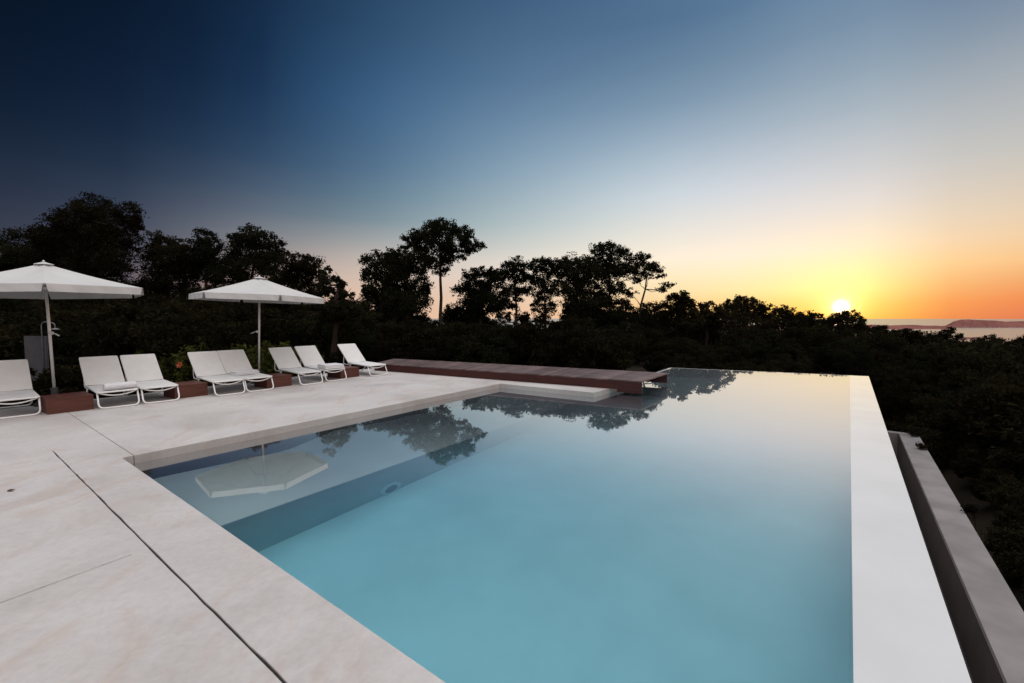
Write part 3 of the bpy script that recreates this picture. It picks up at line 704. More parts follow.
# ------------------------------------------------------------------ parasols
def make_parasol():
    root = empty("parasol")
    H = 2.52; RAD = 1.47; EZ = 2.07; VH = .125; n6 = 6
    bm = bmesh.new(); add_tube(bm, [(0, 0, .26), (0, 0, H - .04)], .022, 14); finish(bm, "pole", M_pole, root, True)
    bm = bmesh.new(); add_tube(bm, [(0, 0, -.3), (0, 0, .30)], .05, 16); add_tube(bm, [(0, 0, -.02), (0, 0, .04)], .28, 28); finish(bm, "base", M_darkbase, root, True)
    ca = bmesh.new(); st = 8
    # canopy panels: pyramid with slightly hollow panels, edges between corner ribs slightly scalloped in
    cor = [Vector((RAD * math.cos(2 * math.pi * k / n6), RAD * math.sin(2 * math.pi * k / n6), EZ)) for k in range(n6)]
    apex = Vector((0, 0, H))
    def surf(k, s, t):      # s along radius 0..1, t across 0..1
        a, b = cor[k], cor[(k + 1) % n6]
        e = a.lerp(b, t); p = apex.lerp(e, s)
        sag = .055 * math.sin(math.pi * s) * (1 if s < 1 else 0) * math.sin(math.pi * t) + .035 * math.sin(math.pi * s) * .6
        p.z -= sag; return p
    M_ = 8
    for k in range(n6):
        g = [[ca.verts.new(surf(k, .06 + .94 * i / st, j / M_)) for j in range(M_ + 1)] for i in range(st + 1)]
        for i in range(st):
            for j in range(M_): ca.faces.new((g[i][j], g[i + 1][j], g[i + 1][j + 1], g[i][j + 1]))
    bmesh.ops.remove_doubles(ca, verts=ca.verts, dist=.001)
    me = finish(ca, "canopy", M_canvas, root, False)
    md = me.modifiers.new("thickness", 'SOLIDIFY'); md.thickness = .003
    # valance: one flap per side with slits at the corners
    bm = bmesh.new()
    for k in range(n6):
        a, b = cor[k], cor[(k + 1) % n6]; m2 = 10
        out_ = ((a + b) / 2); out_.z = 0; out_.normalize()
        up = []; dn = []
        for j in range(m2 + 1):
            t = .012 + .976 * j / m2
            p = a.lerp(b, t)
            fl = .010 * math.sin(j * 1.9 + k) 
            up.append(bm.verts.new(p + Vector((0, 0, .002)) + out_ * .003)); tt = min(t, 1 - t)
            ins = .02 if tt < .02 else 0
            q_ = a.lerp(b, min(max(t, .03), .97))
            dn.append(bm.verts.new(q_ + Vector((0, 0, -VH)) + out_ * (.012 + fl)))
        for j in range(m2): bm.faces.new((up[j], up[j + 1], dn[j + 1], dn[j]))
    o = finish(bm, "valance", M_canvas, root, False); md = o.modifiers.new("thickness", 'SOLIDIFY'); md.thickness = .003
    # wind vent cap on top
    bm = bmesh.new(); cap_r = .15; vv = [bm.verts.new((cap_r * math.cos(2 * math.pi * k / n6), cap_r * math.sin(2 * math.pi * k / n6), H - .022)) for k in range(n6)]
    av = bm.verts.new((0, 0, H + .03))
    for k in range(n6): bm.faces.new((av, vv[k], vv[(k + 1) % n6]))
    o = finish(bm, "vent_cap", M_canvas, root); md = o.modifiers.new("thickness", 'SOLIDIFY'); md.thickness = .004
    bm = bmesh.new(); add_tube(bm, [(0, 0, H + .015), (0, 0, H + .045), (0, 0, H + .055)], [.018, .018, .008], 12); finish(bm, "finial", M_pole, root, True)
    for k in range(n6):
        bm = bmesh.new(); pts = [apex.lerp(cor[k], s) - Vector((0, 0, .018 + .035 * math.sin(math.pi * s) * .6)) for s in (.02, .25, .5, .75, .985)]
        add_tube(bm, pts, .0095, 6); rb = finish(bm, "rib", M_pole, root, True)
        bm = bmesh.new(); add_tube(bm, [(cor[k].x * .02, cor[k].y * .02, 2.10), tuple(apex.lerp(cor[k], .5) - Vector((0, 0, .045)))], .008, 6); finish(bm, "strut", M_pole, rb, True)
    bm = bmesh.new(); add_tube(bm, [(0, 0, 2.05), (0, 0, 2.13)], .036, 14); finish(bm, "runner", M_pole, root, True)
    return root
def place_parasol(o, upx, vpx, zb, ctr, tilt):
    b = P(upx, vpx, zb); o.location = (b.x, b.y, 0); o.rotation_euler = (0, tilt, R(15))
par = make_parasol()
def add_crank(root, ang_, z):
    bm = bmesh.new(); d = Vector((math.cos(ang_), math.sin(ang_), 0))
    add_tube(bm, [d * .02 + Vector((0, 0, z)), d * .06 + Vector((0, 0, z))], .03, 10)
    add_tube(bm, round_path([d * .06 + Vector((0, 0, z)), d * .12 + Vector((0, 0, z - .01)), d * .20 + Vector((0, 0, z - .05))], .03), .011, 8)
    finish(bm, "crank_handle", M_pole, root, True)
par2 = copy_tree(par)
place_parasol(par, 54.8, 388.5, .28, None, R(-1.5)); place_parasol(par2, 258.7, 370.6, .28, None, R(1.6))
tag(par, "larger white hexagonal parasol cut by the photo's edge, in front of the shower", "parasol", "white parasols on the pool deck")
tag(par2, "whole white hexagonal parasol over the middle loungers, mirrored in the pool", "parasol", "white parasols on the pool deck")
add_crank(par, R(-15 - 10), 1.28); add_crank(par2, R(165), 1.22)

# ------------------------------------------------------------------ terrain
def smooth(x): x = np.clip(x, 0, 1); return x * x * (3 - 2 * x)
def ground(x, y):
    x = np.asarray(x, float); y = np.asarray(y, float)
    c = (x - N0.x) * axA.x + (y - N0.y) * axA.y           # right of the pool's left edge
    s = np.maximum(0, (x - I0.x) * nI.x + (y - I0.y) * nI.y)
    f = (x - I1.x) * nF.x + (y - I1.y) * nF.y             # beyond the far edge
    bk = -((x - row0.x) * axA.x + (y - row0.y) * axA.y)   # behind the lounger row
    left = -.42 - .75 * smooth((bk - 1.6) / 4) - .012 * np.maximum(0, bk - 5)
    w = smooth((c - .3) / 1.6)
    right = -2.75 + .55 * smooth((s - 1.3) / 1.2) - .085 * np.maximum(0, s - 3)
    h = left * (1 - w) + right * w
    # beyond the far edge, left part of the plateau carries on
    pl = smooth((f - .3) / 2.5) * smooth(1 - s / 10)
    h = h * (1 - pl * w) + (-1.1 - .02 * np.maximum(0, f)) * pl * w
    side = (x - FAR.x) * nQ.x + (y - FAR.y) * nQ.y; pb = (x - PBR.x) * nP.x + (y - PBR.y) * nP.y
    p2 = smooth((side - .15) / .6) * smooth((pb - .1) / .5)
    h = h * (1 - p2) + (-.75 - .012 * np.maximum(0, bk - 5)) * p2
    rr_ = np.hypot(x, y)
    h = h - 78 * smooth((rr_ - 70) / 1100) - 12 * smooth((rr_ - 1000) / 400)
    nz_ = .18 * np.sin(x * .31 + 1.3) * np.sin(y * .27 + .4) + .5 * np.sin(x * .051) * np.sin(y * .043 + 2) * smooth((rr_ - 20) / 40)
    return h + nz_ * smooth((np.maximum(bk, np.maximum(s, f)) - 2.5) / 4)
def axis_pts():
    a = list(np.arange(-60, 60.01, 1.0)); st = 1.0; v = 60.0
    while v < 1500: st *= 1.14; v += st; a.append(v); a.insert(0, -v)
    return np.array(a)
ax = axis_pts(); X, Yg = np.meshgrid(ax, ax); Zg = ground(X, Yg); n = len(ax)
me = bpy.data.meshes.new("ground")
vs = np.stack([X, Yg, Zg], -1).reshape(-1, 3)
idx = np.arange(n * n).reshape(n, n)
qd = np.stack([idx[:-1, :-1], idx[:-1, 1:], idx[1:, 1:], idx[1:, :-1]], -1).reshape(-1, 4)
def np_mesh(name, verts, faces):
    k = faces.shape[1]; me = bpy.data.meshes.new(name)
    me.vertices.add(len(verts)); me.vertices.foreach_set("co", verts.astype(np.float32).ravel())
    me.loops.add(faces.size); me.loops.foreach_set("vertex_index", faces.astype(np.int32).ravel())
    me.polygons.add(len(faces)); me.polygons.foreach_set("loop_start", (np.arange(len(faces)) * k).astype(np.int32))
    me.update(calc_edges=True); return me
tag(link("ground", np_mesh("ground", vs, qd), M_soil, smooth=True), kind="structure")
SEA = -80.0
bm = bmesh.new(); vv = [bm.verts.new((60000 * math.cos(2 * math.pi * k / 64), 60000 * math.sin(2 * math.pi * k / 64), SEA)) for k in range(64)]; bm.faces.new(vv)
tag(finish(bm, "sea", M_sea), kind="structure")

# distant headland, low coast and spit: ridge meshes with real depth
def ridge(name, prof, base_v, depth_m, seed, mat=M_head):
    """prof: list of (u, v_top) ; base on the sea at pixel row base_v"""
    r_ = np.random.default_rng(seed); us = np.linspace(prof[0][0], prof[-1][0], 150)
    tops = np.interp(us, [p[0] for p in prof], [p[1] for p in prof])
    V = []; K = 9
    for i, u in enumerate(us):
        b_ = P(u, base_v, SEA); dirv = Vector((b_.x, b_.y, 0)).normalized(); dist = math.hypot(b_.x, b_.y)
        d = ray(u, tops[i]); slope = d.z / math.hypot(d.x, d.y)
        zt = max(CAMZ + slope * (dist + depth_m * .5), SEA + 1)
        for k in range(K + 1):
            t = k / K; hgt = math.sin(math.pi * t) ** .8
            jit = 1 + .12 * math.sin(i * .7 + k * 1.9) * (0 if k in (0, K) else 1)
            w_ = dist + depth_m * t + (r_.normal() * depth_m * .02)
            z = SEA - 3 + (zt - SEA + 3) * hgt * (jit if hgt < .98 else 1)
            V.append((dirv.x * w_, dirv.y * w_, z))
    V = np.array(V); m = len(us); idx = np.arange(m * (K + 1)).reshape(m, K + 1)
    Fq = np.stack([idx[:-1, :-1], idx[1:, :-1], idx[1:, 1:], idx[:-1, 1:]], -1).reshape(-1, 4)
    return tag(link(name, np_mesh(name, V, Fq), mat, smooth=True), kind="structure")
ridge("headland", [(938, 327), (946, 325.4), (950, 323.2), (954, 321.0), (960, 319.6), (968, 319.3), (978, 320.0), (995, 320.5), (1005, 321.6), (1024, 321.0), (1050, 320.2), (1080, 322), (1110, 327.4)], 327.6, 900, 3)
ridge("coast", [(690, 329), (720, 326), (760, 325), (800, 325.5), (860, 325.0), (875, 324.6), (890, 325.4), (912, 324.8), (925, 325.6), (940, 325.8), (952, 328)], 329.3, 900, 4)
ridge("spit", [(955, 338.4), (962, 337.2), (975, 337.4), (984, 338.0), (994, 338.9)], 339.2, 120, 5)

# ------------------------------------------------------------------ vegetation
def tufts(centres, radii, per, size, r_, flat=.75, seed_dir=None):
    """leaf clumps: small triangles gathered in puffs inside each ball"""
    C = []; 
    for c, rad in zip(centres, radii):
        npuff = max(6, int(9 * (rad / .5) ** 1.1)); npuff = min(int(npuff * 1.6), 70)
        d = r_.normal(size=(npuff, 3)); d /= np.linalg.norm(d, axis=1)[:, None]
        rr_ = r_.uniform(.25, 1.0, npuff) ** .55
        pc = np.array(c) + d * (rr_ * rad)[:, None] * np.array([1, 1, flat])
        tot = int(per * rad * rad); k = max(4, tot // npuff)
        pr = rad * r_.uniform(.20, .40, npuff)
        q_ = r_.normal(size=(npuff, k, 3)) * r_.uniform(.45, .75, (npuff, 1, 1))
        q_ = np.clip(q_, -1.0, 1.0) * pr[:, None, None] * r_.uniform(.7, 1.35, (npuff, 1, 3)) * np.array([1, 1, .75])
        C.append((pc[:, None, :] + q_).reshape(-1, 3))
    C = np.concatenate(C); m = len(C)
    a = r_.normal(size=(m, 3)); a /= np.linalg.norm(a, axis=1)[:, None]
    b = r_.normal(size=(m, 3)); b -= a * np.sum(a * b, 1)[:, None]; b /= np.linalg.norm(b, axis=1)[:, None]
    s = size * r_.uniform(.6, 1.4, m)[:, None]
    V = np.stack([C + a * s, C - a * s * .6 + b * s * .5, C - a * s * .6 - b * s * .5], 1).reshape(-1, 3)
    return V, np.arange(3 * m).reshape(m, 3)
def limb_mesh(paths):
    bm = bmesh.new()
    for pts, rs in paths: add_tube(bm, pts, rs, 7, True)
    return bm
def pine(name, label, depth, base_u, clumps, mat=M_pine, group=None, spread=.7, lean=0.0, seed=0, cat="tree", trunk_r=.16, dens=1.0, forks=None):
    """clumps: (u, v, r_px) on the picture at this depth; each one gets its own distance"""
    r_ = np.random.default_rng(seed + 100)
    gz_u = D(base_u, 330, depth); gx, gy = gz_u.x, gz_u.y; gz = float(ground(gx, gy)) - .1
    us = [c[0] for c in clumps]; half = (max(us) - min(us)) / 2 * depth / F + .4
    cs = []; rs = []
    for (u, v, rp) in clumps:
        dy = float(r_.uniform(-1, 1)) * half * spread
        p = D(u, v, depth + dy); cs.append((p.x, p.y, p.z)); rs.append(1.42 * rp * (depth + dy) / F)
    root = empty(name, (gx, gy, gz)); tag(root, label, cat, group)
    inv = Matrix.Translation((-gx, -gy, -gz))
    V, Fq = tufts(cs, rs, 3500 * dens * (25 / depth) ** 1.7, .0027 * depth ** .9 + .02, r_)
    V = V - np.array([gx, gy, gz]); link("crown", np_mesh("crown", V, Fq), mat, root)
    # trunk and limbs
    ctr = np.mean(np.array(cs), 0); topz = max(c[2] for c in cs); lowz = min(c[2] for c in cs)
    tx, ty = ctr[0], ctr[1]
    fork = Vector((gx + (tx - gx) * .55 + lean, gy + (ty - gy) * .5, gz + (lowz - gz) * .85 if lowz > gz + 1 else gz + (topz - gz) * .4))
    wob = [Vector((0, 0, 0))] + [Vector((r_.normal() * .07, r_.normal() * .07, 0)) for _ in range(3)] + [Vector((0, 0, 0))]
    b0 = Vector((gx, gy, gz)); tp = [b0.lerp(fork, k / 4) + wob[k] for k in range(5)]
    topp = Vector((tx, ty, lowz + (topz - lowz) * .75))
    tp2 = [fork.lerp(topp, k / 3) + Vector((r_.normal() * .08, r_.normal() * .08, 0)) * (k > 0) for k in range(4)]
    tr = trunk_r
    pts = tp + tp2[1:]; rad = [tr * (1.15 - .8 * k / (len(pts) - 1)) for k in range(len(pts))]
    bm = bmesh.new(); add_tube(bm, pts, rad, 8); bmesh.ops.transform(bm, matrix=inv, verts=bm.verts); finish(bm, "trunk", M_bark, root, True)
    bm = bmesh.new(); add_tube(bm, pts[1:], [q_ * .5 for q_ in rad[1:]], 6)
    for c, rd in zip(cs, rs):
        cv = Vector(c); j = min(range(2, len(pts)), key=lambda k: (pts[k] - cv).length + (0 if pts[k].z < cv.z + .2 else 5))
        s_ = pts[j]; mid = s_.lerp(cv, .5) + Vector((r_.normal() * .12, r_.normal() * .12, -.12 * (cv - s_).length))
        L = (cv - s_).length
        add_tube(bm, [s_, s_.lerp(mid, .6) , mid, cv], [rad[j] * .55, rad[j] * .42, rad[j] * .3, .012], 6)
        for q_ in range(4):
            e = cv + Vector(r_.normal(size=3)) * rd * .45
            add_tube(bm, [mid.lerp(cv, .3 + .15 * q_), e], [rad[j] * .18, .008], 4)
    bmesh.ops.transform(bm, matrix=inv, verts=bm.verts); finish(bm, "limbs", M_bark, root, True)
    return root

TREES = [
 # name, label, depth, base u, clumps, kw
 ("pine_tree", "small dark round crown showing behind the cut-off parasol, left of the broad pine", 36, 14, [(18, 243, 11), (10, 258, 13), (27, 258, 11), (36, 268, 10), (2, 268, 12), (18, 272, 14)], {}),
 ("pine_tree", "broad dark pine, the tallest crown above the cut-off parasol", 34, 84, [(92, 208, 11), (104, 218, 12), (126, 214, 10), (130, 224, 8), (74, 214, 9), (62, 224, 10), (48, 234, 11), (85, 228, 15), (104, 238, 15), (124, 240, 11), (66, 244, 14), (46, 252, 11), (90, 254, 16), (118, 260, 13), (60, 264, 14), (135, 228, 5), (104, 276, 14), (78, 278, 14)], dict(mat=M_pine_warm)),
 ("pine_tree", "thin double topped pine just right of the broad pine", 37, 168, [(157, 238, 7), (152, 250, 8), (166, 248, 9), (178, 245, 7), (186, 252, 8), (172, 260, 11), (156, 266, 10), (190, 266, 10), (168, 280, 13), (150, 283, 10)], dict(mat=M_pine_warm)),
 ("pine_tree", "narrow pine with a feathery pointed top, left of the whole parasol's peak", 36, 208, [(206, 236, 7), (198, 245, 7), (214, 245, 7), (205, 253, 9), (192, 258, 9), (218, 260, 9), (205, 270, 12), (222, 276, 11), (188, 274, 10)], {}),
 ("pine_tree", "rounded pine with loose outer twigs standing behind the whole parasol", 37, 252, [(250, 236, 9), (262, 240, 9), (238, 240, 6), (233, 236, 4), (246, 250, 12), (262, 254, 11), (236, 258, 9), (277, 246, 6), (281, 254, 6), (272, 264, 11), (250, 270, 14), (230, 274, 11), (278, 276, 10)], {}),
 ("pine_tree", "flat rounded pine crown right behind the whole parasol's peak", 33, 302, [(300, 262, 9), (310, 266, 9), (290, 268, 8), (316, 276, 7), (300, 276, 11), (288, 284, 10), (312, 290, 9), (300, 298, 12)], dict(mat=M_pine_warm)),
 ("young_pine", "young pine of pointed sprays in the gap before the tallest pine", 17, 332, [(325, 270, 4), (328, 280, 6), (337, 278, 4), (340, 288, 6), (322, 290, 8), (334, 298, 9), (348, 296, 5), (352, 306, 6), (340, 312, 10), (322, 310, 10), (356, 318, 7), (344, 328, 11)], {}),
 ("umbrella_pine", "tallest mature pine with a leaning flat topped crown and bare forked trunk", 32, 441, [(441, 226, 7), (432, 230, 8), (450, 230, 8), (462, 232, 7), (418, 234, 6), (411, 240, 6), (424, 242, 9), (440, 242, 10), (456, 242, 9), (468, 240, 5), (470, 247, 6), (478, 245, 5), (430, 254, 9), (412, 250, 8), (446, 254, 9), (462, 254, 6), (420, 264, 10), (440, 266, 8), (405, 262, 9)], dict(trunk_r=.13)),
 ("pine_tree", "dense dark pine lump leaning against the tallest pine", 31, 398, [(374, 262, 8), (384, 258, 8), (394, 258, 9), (372, 275, 8), (386, 272, 12), (402, 272, 11), (370, 290, 7), (382, 288, 12), (398, 288, 13), (414, 284, 11), (378, 302, 11), (396, 304, 13), (414, 302, 11), (426, 292, 6), (367, 292, 5)], {}),
 ("pine_tree", "bushy low pine between the tallest pine and the sunlit gap", 36, 480, [(470, 276, 7), (478, 272, 6), (486, 280, 9), (494, 274, 6), (474, 290, 11), (490, 292, 11), (462, 288, 7), (482, 304, 12), (468, 308, 9), (496, 306, 9)], {}),
 ("pine_tree", "open pine with a rounded head and pink sky through its lower branches", 38, 518, [(508, 268, 6), (518, 264, 7), (526, 268, 6), (500, 276, 6), (512, 276, 8), (524, 278, 7), (518, 288, 8), (506, 290, 6), (528, 290, 5), (514, 302, 7), (504, 318, 6), (522, 316, 6)], dict(dens=1.0)),
 ("pine_tree", "slim pine whose twin heads touch the open pine", 39, 546, [(539, 264, 6), (546, 262, 5), (554, 264, 5), (541, 272, 7), (552, 272, 5), (538, 282, 7), (548, 284, 7), (544, 296, 8), (536, 306, 6), (550, 308, 6), (542, 320, 7)], dict(dens=1.0)),
 ("pine_tree", "wide flat pine forming the shoulder before the highest crown near the timber platform", 39, 578, [(562, 268, 8), (572, 264, 8), (584, 264, 8), (566, 278, 9), (578, 276, 10), (590, 274, 9), (562, 290, 7), (576, 290, 10), (588, 290, 9), (572, 304, 10), (586, 304, 9), (578, 318, 11)], {}),
 ("pine_tree", "high loose pine crown above the end of the timber platform", 40, 610, [(598, 250, 6), (606, 248, 7), (616, 252, 7), (624, 254, 6), (594, 260, 7), (604, 262, 9), (616, 264, 9), (600, 274, 9), (612, 276, 9), (624, 272, 6), (604, 288, 8), (618, 288, 7), (610, 300, 8), (598, 304, 8), (624, 304, 6), (612, 316, 9)], dict(dens=.9)),
 ("pine_tree", "leaning open pine whose thin branches reach towards the sun", 40, 632, [(636, 260, 6), (644, 258, 6), (632, 268, 7), (642, 268, 7), (650, 266, 5), (657, 268, 5), (660, 274, 4), (636, 278, 6), (648, 276, 4), (666, 287, 4.5), (671, 284, 3), (660, 290, 3), (630, 292, 5), (626, 312, 7), (640, 318, 8)], dict(dens=.75, spread=.3)),
]
for i, (nm, lb, dep, bu, cl, kw) in enumerate(TREES):
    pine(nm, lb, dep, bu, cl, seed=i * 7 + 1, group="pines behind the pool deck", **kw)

FILL = [(-8, 280, 26, 30), (22, 284, 24, 29), (52, 276, 26, 30), (84, 282, 26, 31), (112, 284, 22, 29), (140, 276, 22, 31), (164, 284, 24, 30), (188, 276, 22, 32), (212, 282, 22, 30), (236, 282, 22, 31), (262, 278, 24, 32), (284, 288, 20, 29), (306, 296, 20, 30), (330, 306, 18, 28), (350, 318, 14, 27),
  (376, 300, 16, 25), (396, 300, 18, 26), (416, 304, 14, 27), (466, 300, 14, 28), (484, 304, 16, 29), (500, 318, 10, 30), (566, 310, 14, 30), (588, 306, 16, 29), (614, 314, 14, 29), (602, 322, 14, 27), (640, 306, 16, 30), (455, 296, 11, 27), (449, 300, 9, 28), (430, 303, 10, 27), (405, 286, 18, 26), (522, 308, 9, 30), (572, 294, 15, 29), (600, 290, 16, 29), (622, 298, 12, 28), (546, 314, 9, 30), (478, 288, 14, 29), (388, 288, 16, 27), (664, 312, 16, 32)]
for i, (u, vt, hw, dep) in enumerate(FILL):
    r2 = random.Random(i); cl = []
    for k in range(13):
        a_ = r2.uniform(0, math.pi); q_ = r2.uniform(.2, 1)
        cl.append((u + hw * .75 * q_ * math.cos(a_), vt + 10 + (1 - math.sin(a_) * q_) * 20 + (0 if k < 9 else r2.uniform(10, 24)), r2.uniform(6, 10) * hw / 22 + 1))
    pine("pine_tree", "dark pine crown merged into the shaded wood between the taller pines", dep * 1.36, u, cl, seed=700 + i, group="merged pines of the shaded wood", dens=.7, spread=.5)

# tree line on the sunward slope: crowns with their own outlines
LINE = [
 (650, 305, 42, "low crown filling the foot of the leaning open pine", [(650, 312, 8), (642, 322, 9), (658, 320, 9), (650, 332, 12)]),
 (676, 295, 27, "twin bumped dark crown right after the leaning pine's branches", [(672, 297, 5), (682, 296, 5), (687, 300, 4), (676, 304, 8), (668, 310, 9), (686, 310, 9), (676, 324, 13)]),
 (708, 303, 25, "low crown with a small spiky tuft in the dip of the tree line", [(704, 306, 3), (709, 304, 3), (700, 312, 7), (712, 312, 7), (706, 322, 11), (694, 320, 9), (720, 322, 9)]),
 (738, 300, 44, "broad domed crown midway along the low tree line", [(732, 303, 5), (740, 300, 5), (750, 302, 5), (724, 309, 6), (758, 306, 5), (766, 308, 4), (738, 311, 9), (752, 313, 9), (730, 322, 11), (752, 326, 12), (768, 318, 8)]),
 (776, 308, 46, "paired round knobs on the tree line left of the sun", [(774, 311, 4), (784, 310, 4), (790, 313, 4), (780, 319, 7), (792, 322, 7), (784, 330, 10)]),
 (808, 316, 44, "flat topped crown just left of the setting sun", [(800, 318, 5), (809, 317, 5), (816, 318, 5), (820, 323, 4), (804, 327, 8), (815, 331, 8), (796, 330, 8), (808, 340, 11)]),
 (843, 315, 46, "glowing crown directly under the setting sun", [(834, 319, 5), (842, 317, 5.5), (851, 316, 5), (858, 320, 4), (828, 324, 5), (838, 327, 7), (850, 327, 7), (860, 326, 4), (866, 328, 4), (840, 338, 9), (856, 338, 9)]),
 (876, 330, 52, "low thin crown right of the sun before the coast", [(874, 331, 4), (882, 331, 5), (890, 333, 4), (878, 338, 7), (890, 340, 7), (868, 340, 7)]),
 (905, 331, 55, "low crown in front of the mauve coast, below the gap of pale water", [(900, 333, 4), (908, 331.5, 4), (915, 334, 4), (922, 336, 4), (906, 339, 7), (918, 342, 7), (896, 342, 7)]),
 (950, 330, 58, "crown with a small upright tuft in front of the headland", [(949, 329.5, 3), (952, 331, 3), (946, 334, 4), (938, 336, 5), (930, 338, 5), (958, 336, 3), (944, 341, 7), (956, 343, 6), (932, 345, 7)]),
 (992, 339, 60, "dome shaped crown standing before the spit of land", [(984, 341, 4), (992, 339.5, 4.5), (998, 342, 4), (976, 345, 5), (990, 347, 7), (1002, 348, 6), (968, 348, 6)]),
 (1018, 342, 58, "crown at the photo's edge rising against the pale sea", [(1012, 345, 4), (1020, 343, 5), (1030, 342, 6), (1008, 350, 6), (1022, 351, 8), (1036, 350, 9)]),
]
for i, (bu, v0, dep, lb, cl) in enumerate(LINE):
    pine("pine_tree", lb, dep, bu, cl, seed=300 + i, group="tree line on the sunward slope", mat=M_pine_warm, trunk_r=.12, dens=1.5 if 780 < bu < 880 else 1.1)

# shrubs: a few kinds, copied
def shrub_proto(name, rx, rz, mat, nleaf, size, seed, nb_=9):
    r_ = np.random.default_rng(seed)
    cs = [((r_.uniform(-1, 1)) * rx * .6, (r_.uniform(-1, 1)) * rx * .6, rz * r_.uniform(.3, .75)) for _ in range(nb_)]
    rs = [rx * r_.uniform(.3, .5) for _ in range(nb_)]
    V, Fq = tufts(cs, rs, nleaf, size, r_, flat=.8 * rz / rx)
    V = V[np.repeat(V.reshape(-1, 3, 3)[:, :, 2].min(1) > -.1, 3)]; Fq = np.arange(len(V)).reshape(-1, 3)
    root = empty(name); link("crown", np_mesh("crown", V, Fq), mat, root)
    bm = bmesh.new()
    for c in cs: add_tube(bm, [(c[0] * .1, c[1] * .1, -.15), (c[0] * .5, c[1] * .5, c[2] * .55), c], [.035, .022, .008], 5)
    finish(bm, "stems", M_bark, root, True)
    return root
protos = [shrub_proto("shrub", 1.5, 2.0, M_shrub, 4600, .062, 11), shrub_proto("shrub", 1.6, 2.6, M_pine, 4200, .066, 12), shrub_proto("shrub", 1.4, 1.7, M_shrub, 4600, .06, 13), shrub_proto("shrub", 1.7, 2.3, M_pine_warm, 4200, .066, 14)]
used = set()
def put_shrub(k, x, y, sc, label, group, zoff=0.0, cat="shrub"):
    o = protos[k] if k not in used else copy_tree(protos[k]); used.add(k)
    o.location = (x, y, float(ground(x, y)) + zoff); o.rotation_euler = (0, 0, random.uniform(0, 6.28)); o.scale = (sc * random.uniform(.85, 1.2), sc * random.uniform(.85, 1.2), sc)
    tag(o, label, cat, group); return o
SH_L = "unlit dark shrub in the tangled undergrowth below the pines"
# undergrowth below the pines, from the cut-off parasol to the far pool corner
for row_i, dep in enumerate((15.5, 18.5, 22, 26, 31)):
    step = (40 if dep < 20 else 44) * 15.5 / dep
    u = -70.0
    while u < 800:
        p = D(u, 330, dep + random.uniform(-1.3, 1.3))
        clear = (xy(p) - row0).dot(axA) < -5.4 or (xy(p) - I1).dot(nF) > 1.6
        pb = (xy(p) - xy(PBR)).dot(nP); clear = clear or (pb > 1.6 and (xy(p) - FAR).dot(nQ) > 1.7)
        if pb < 1.5 and u > 300: clear = False
        if clear:
            gz = float(ground(p.x, p.y)); vtop = (random.uniform(300, 325) if u < 370 and dep > 18 else random.uniform(318, 338)) if u < 690 else random.uniform(326, 338)
            if 415 < u < 455 or 500 < u < 550 or 600 < u < 650: vtop = random.uniform(324, 334)
            zt = D(u, vtop, p.y).z
            if u > 634: zt = min(zt, WZ - 1.65 + .098 * math.hypot(p.x, p.y))
            hgt = max(.8, zt - gz)
            k = random.randrange(4); o = put_shrub(k, p.x, p.y, min(2.2, hgt / (2.0, 2.6, 1.7, 2.3)[k]), SH_L, "undergrowth shrubs below the pines")
        u += step * random.uniform(.8, 1.25)
# scrub on the slope below the infinity edge
SH_R = "unlit dark scrub bush on the slope beyond the infinity edge"
cnt = 0
for dep, stp in ((8.5, 60), (10.5, 52), (13, 40), (16, 32), (20, 30), (25, 28), (31, 28), (38, 30), (47, 34)):
    u = 690.0 if dep > 19 else 880.0
    while u < 1080:
        p = D(u, 340, dep + random.uniform(-1.5, 1.5)); s = (xy(p) - I0).dot(nI); f = (xy(p) - I1).dot(nF)
        if s > 2.6 or f > 1.6:
            gz = float(ground(p.x, p.y)); k = random.randrange(4)
            vtop = 347 + (52 - min(dep, 52)) * 1.05 + random.uniform(-4, 8)
            if u < 860: vtop = random.uniform(332, 345)
            zt = D(u, vtop, p.y).z
            if u < 870: zt = min(zt, WZ - 1.65 + .098 * math.hypot(p.x, p.y))
            hgt = min(max(1.0, zt - gz), 5.0)
            put_shrub(k, p.x, p.y, hgt / (2.0, 2.6, 1.7, 2.3)[k], SH_R, "scrub on the slope below the pool"); cnt += 1
        u += stp * random.uniform(.7, 1.2)
for t in np.arange(tEnd + .7, 15.5, .55):
    for s_ in (.75, 1.5, 2.3):
        p = I0 + eI * float(t + random.uniform(-.2, .2)) + nI * (s_ + random.uniform(-.15, .15)); k = random.randrange(4)
        put_shrub(k, p.x, p.y, random.uniform(.42, .62), SH_R, "scrub on the slope below the pool")
for u, v in ((876, 386), (884, 398), (893, 408), (903, 418), (884, 384), (900, 398), (915, 410), (930, 424), (945, 440), (918, 394), (940, 410), (960, 430), (905, 386), (935, 392), (968, 452), (985, 470), (1000, 455)):
    p = P(u, v, -3.0); k = random.randrange(4)
    put_shrub(k, p.x, p.y, random.uniform(.62, .85), SH_R, "scrub on the slope below the pool")
# bushes hard against the trough wall
for t in np.arange(-1, 14.5, .8):
    p = Tin1 - eI * float(t) + nI * (TW + random.uniform(.75, 1.3)); k = random.randrange(4)
    put_shrub(k, p.x, p.y, random.uniform(.28, .40), SH_R, "scrub on the slope below the pool", zoff=.0)
for t in np.arange(-2, 13, .9):
    p = Tin1 - eI * float(t) + nI * (TW + random.uniform(1.7, 2.6)); k = random.randrange(4)
    put_shrub(k, p.x, p.y, random.uniform(.5, .66), SH_R, "scrub on the slope below the pool")
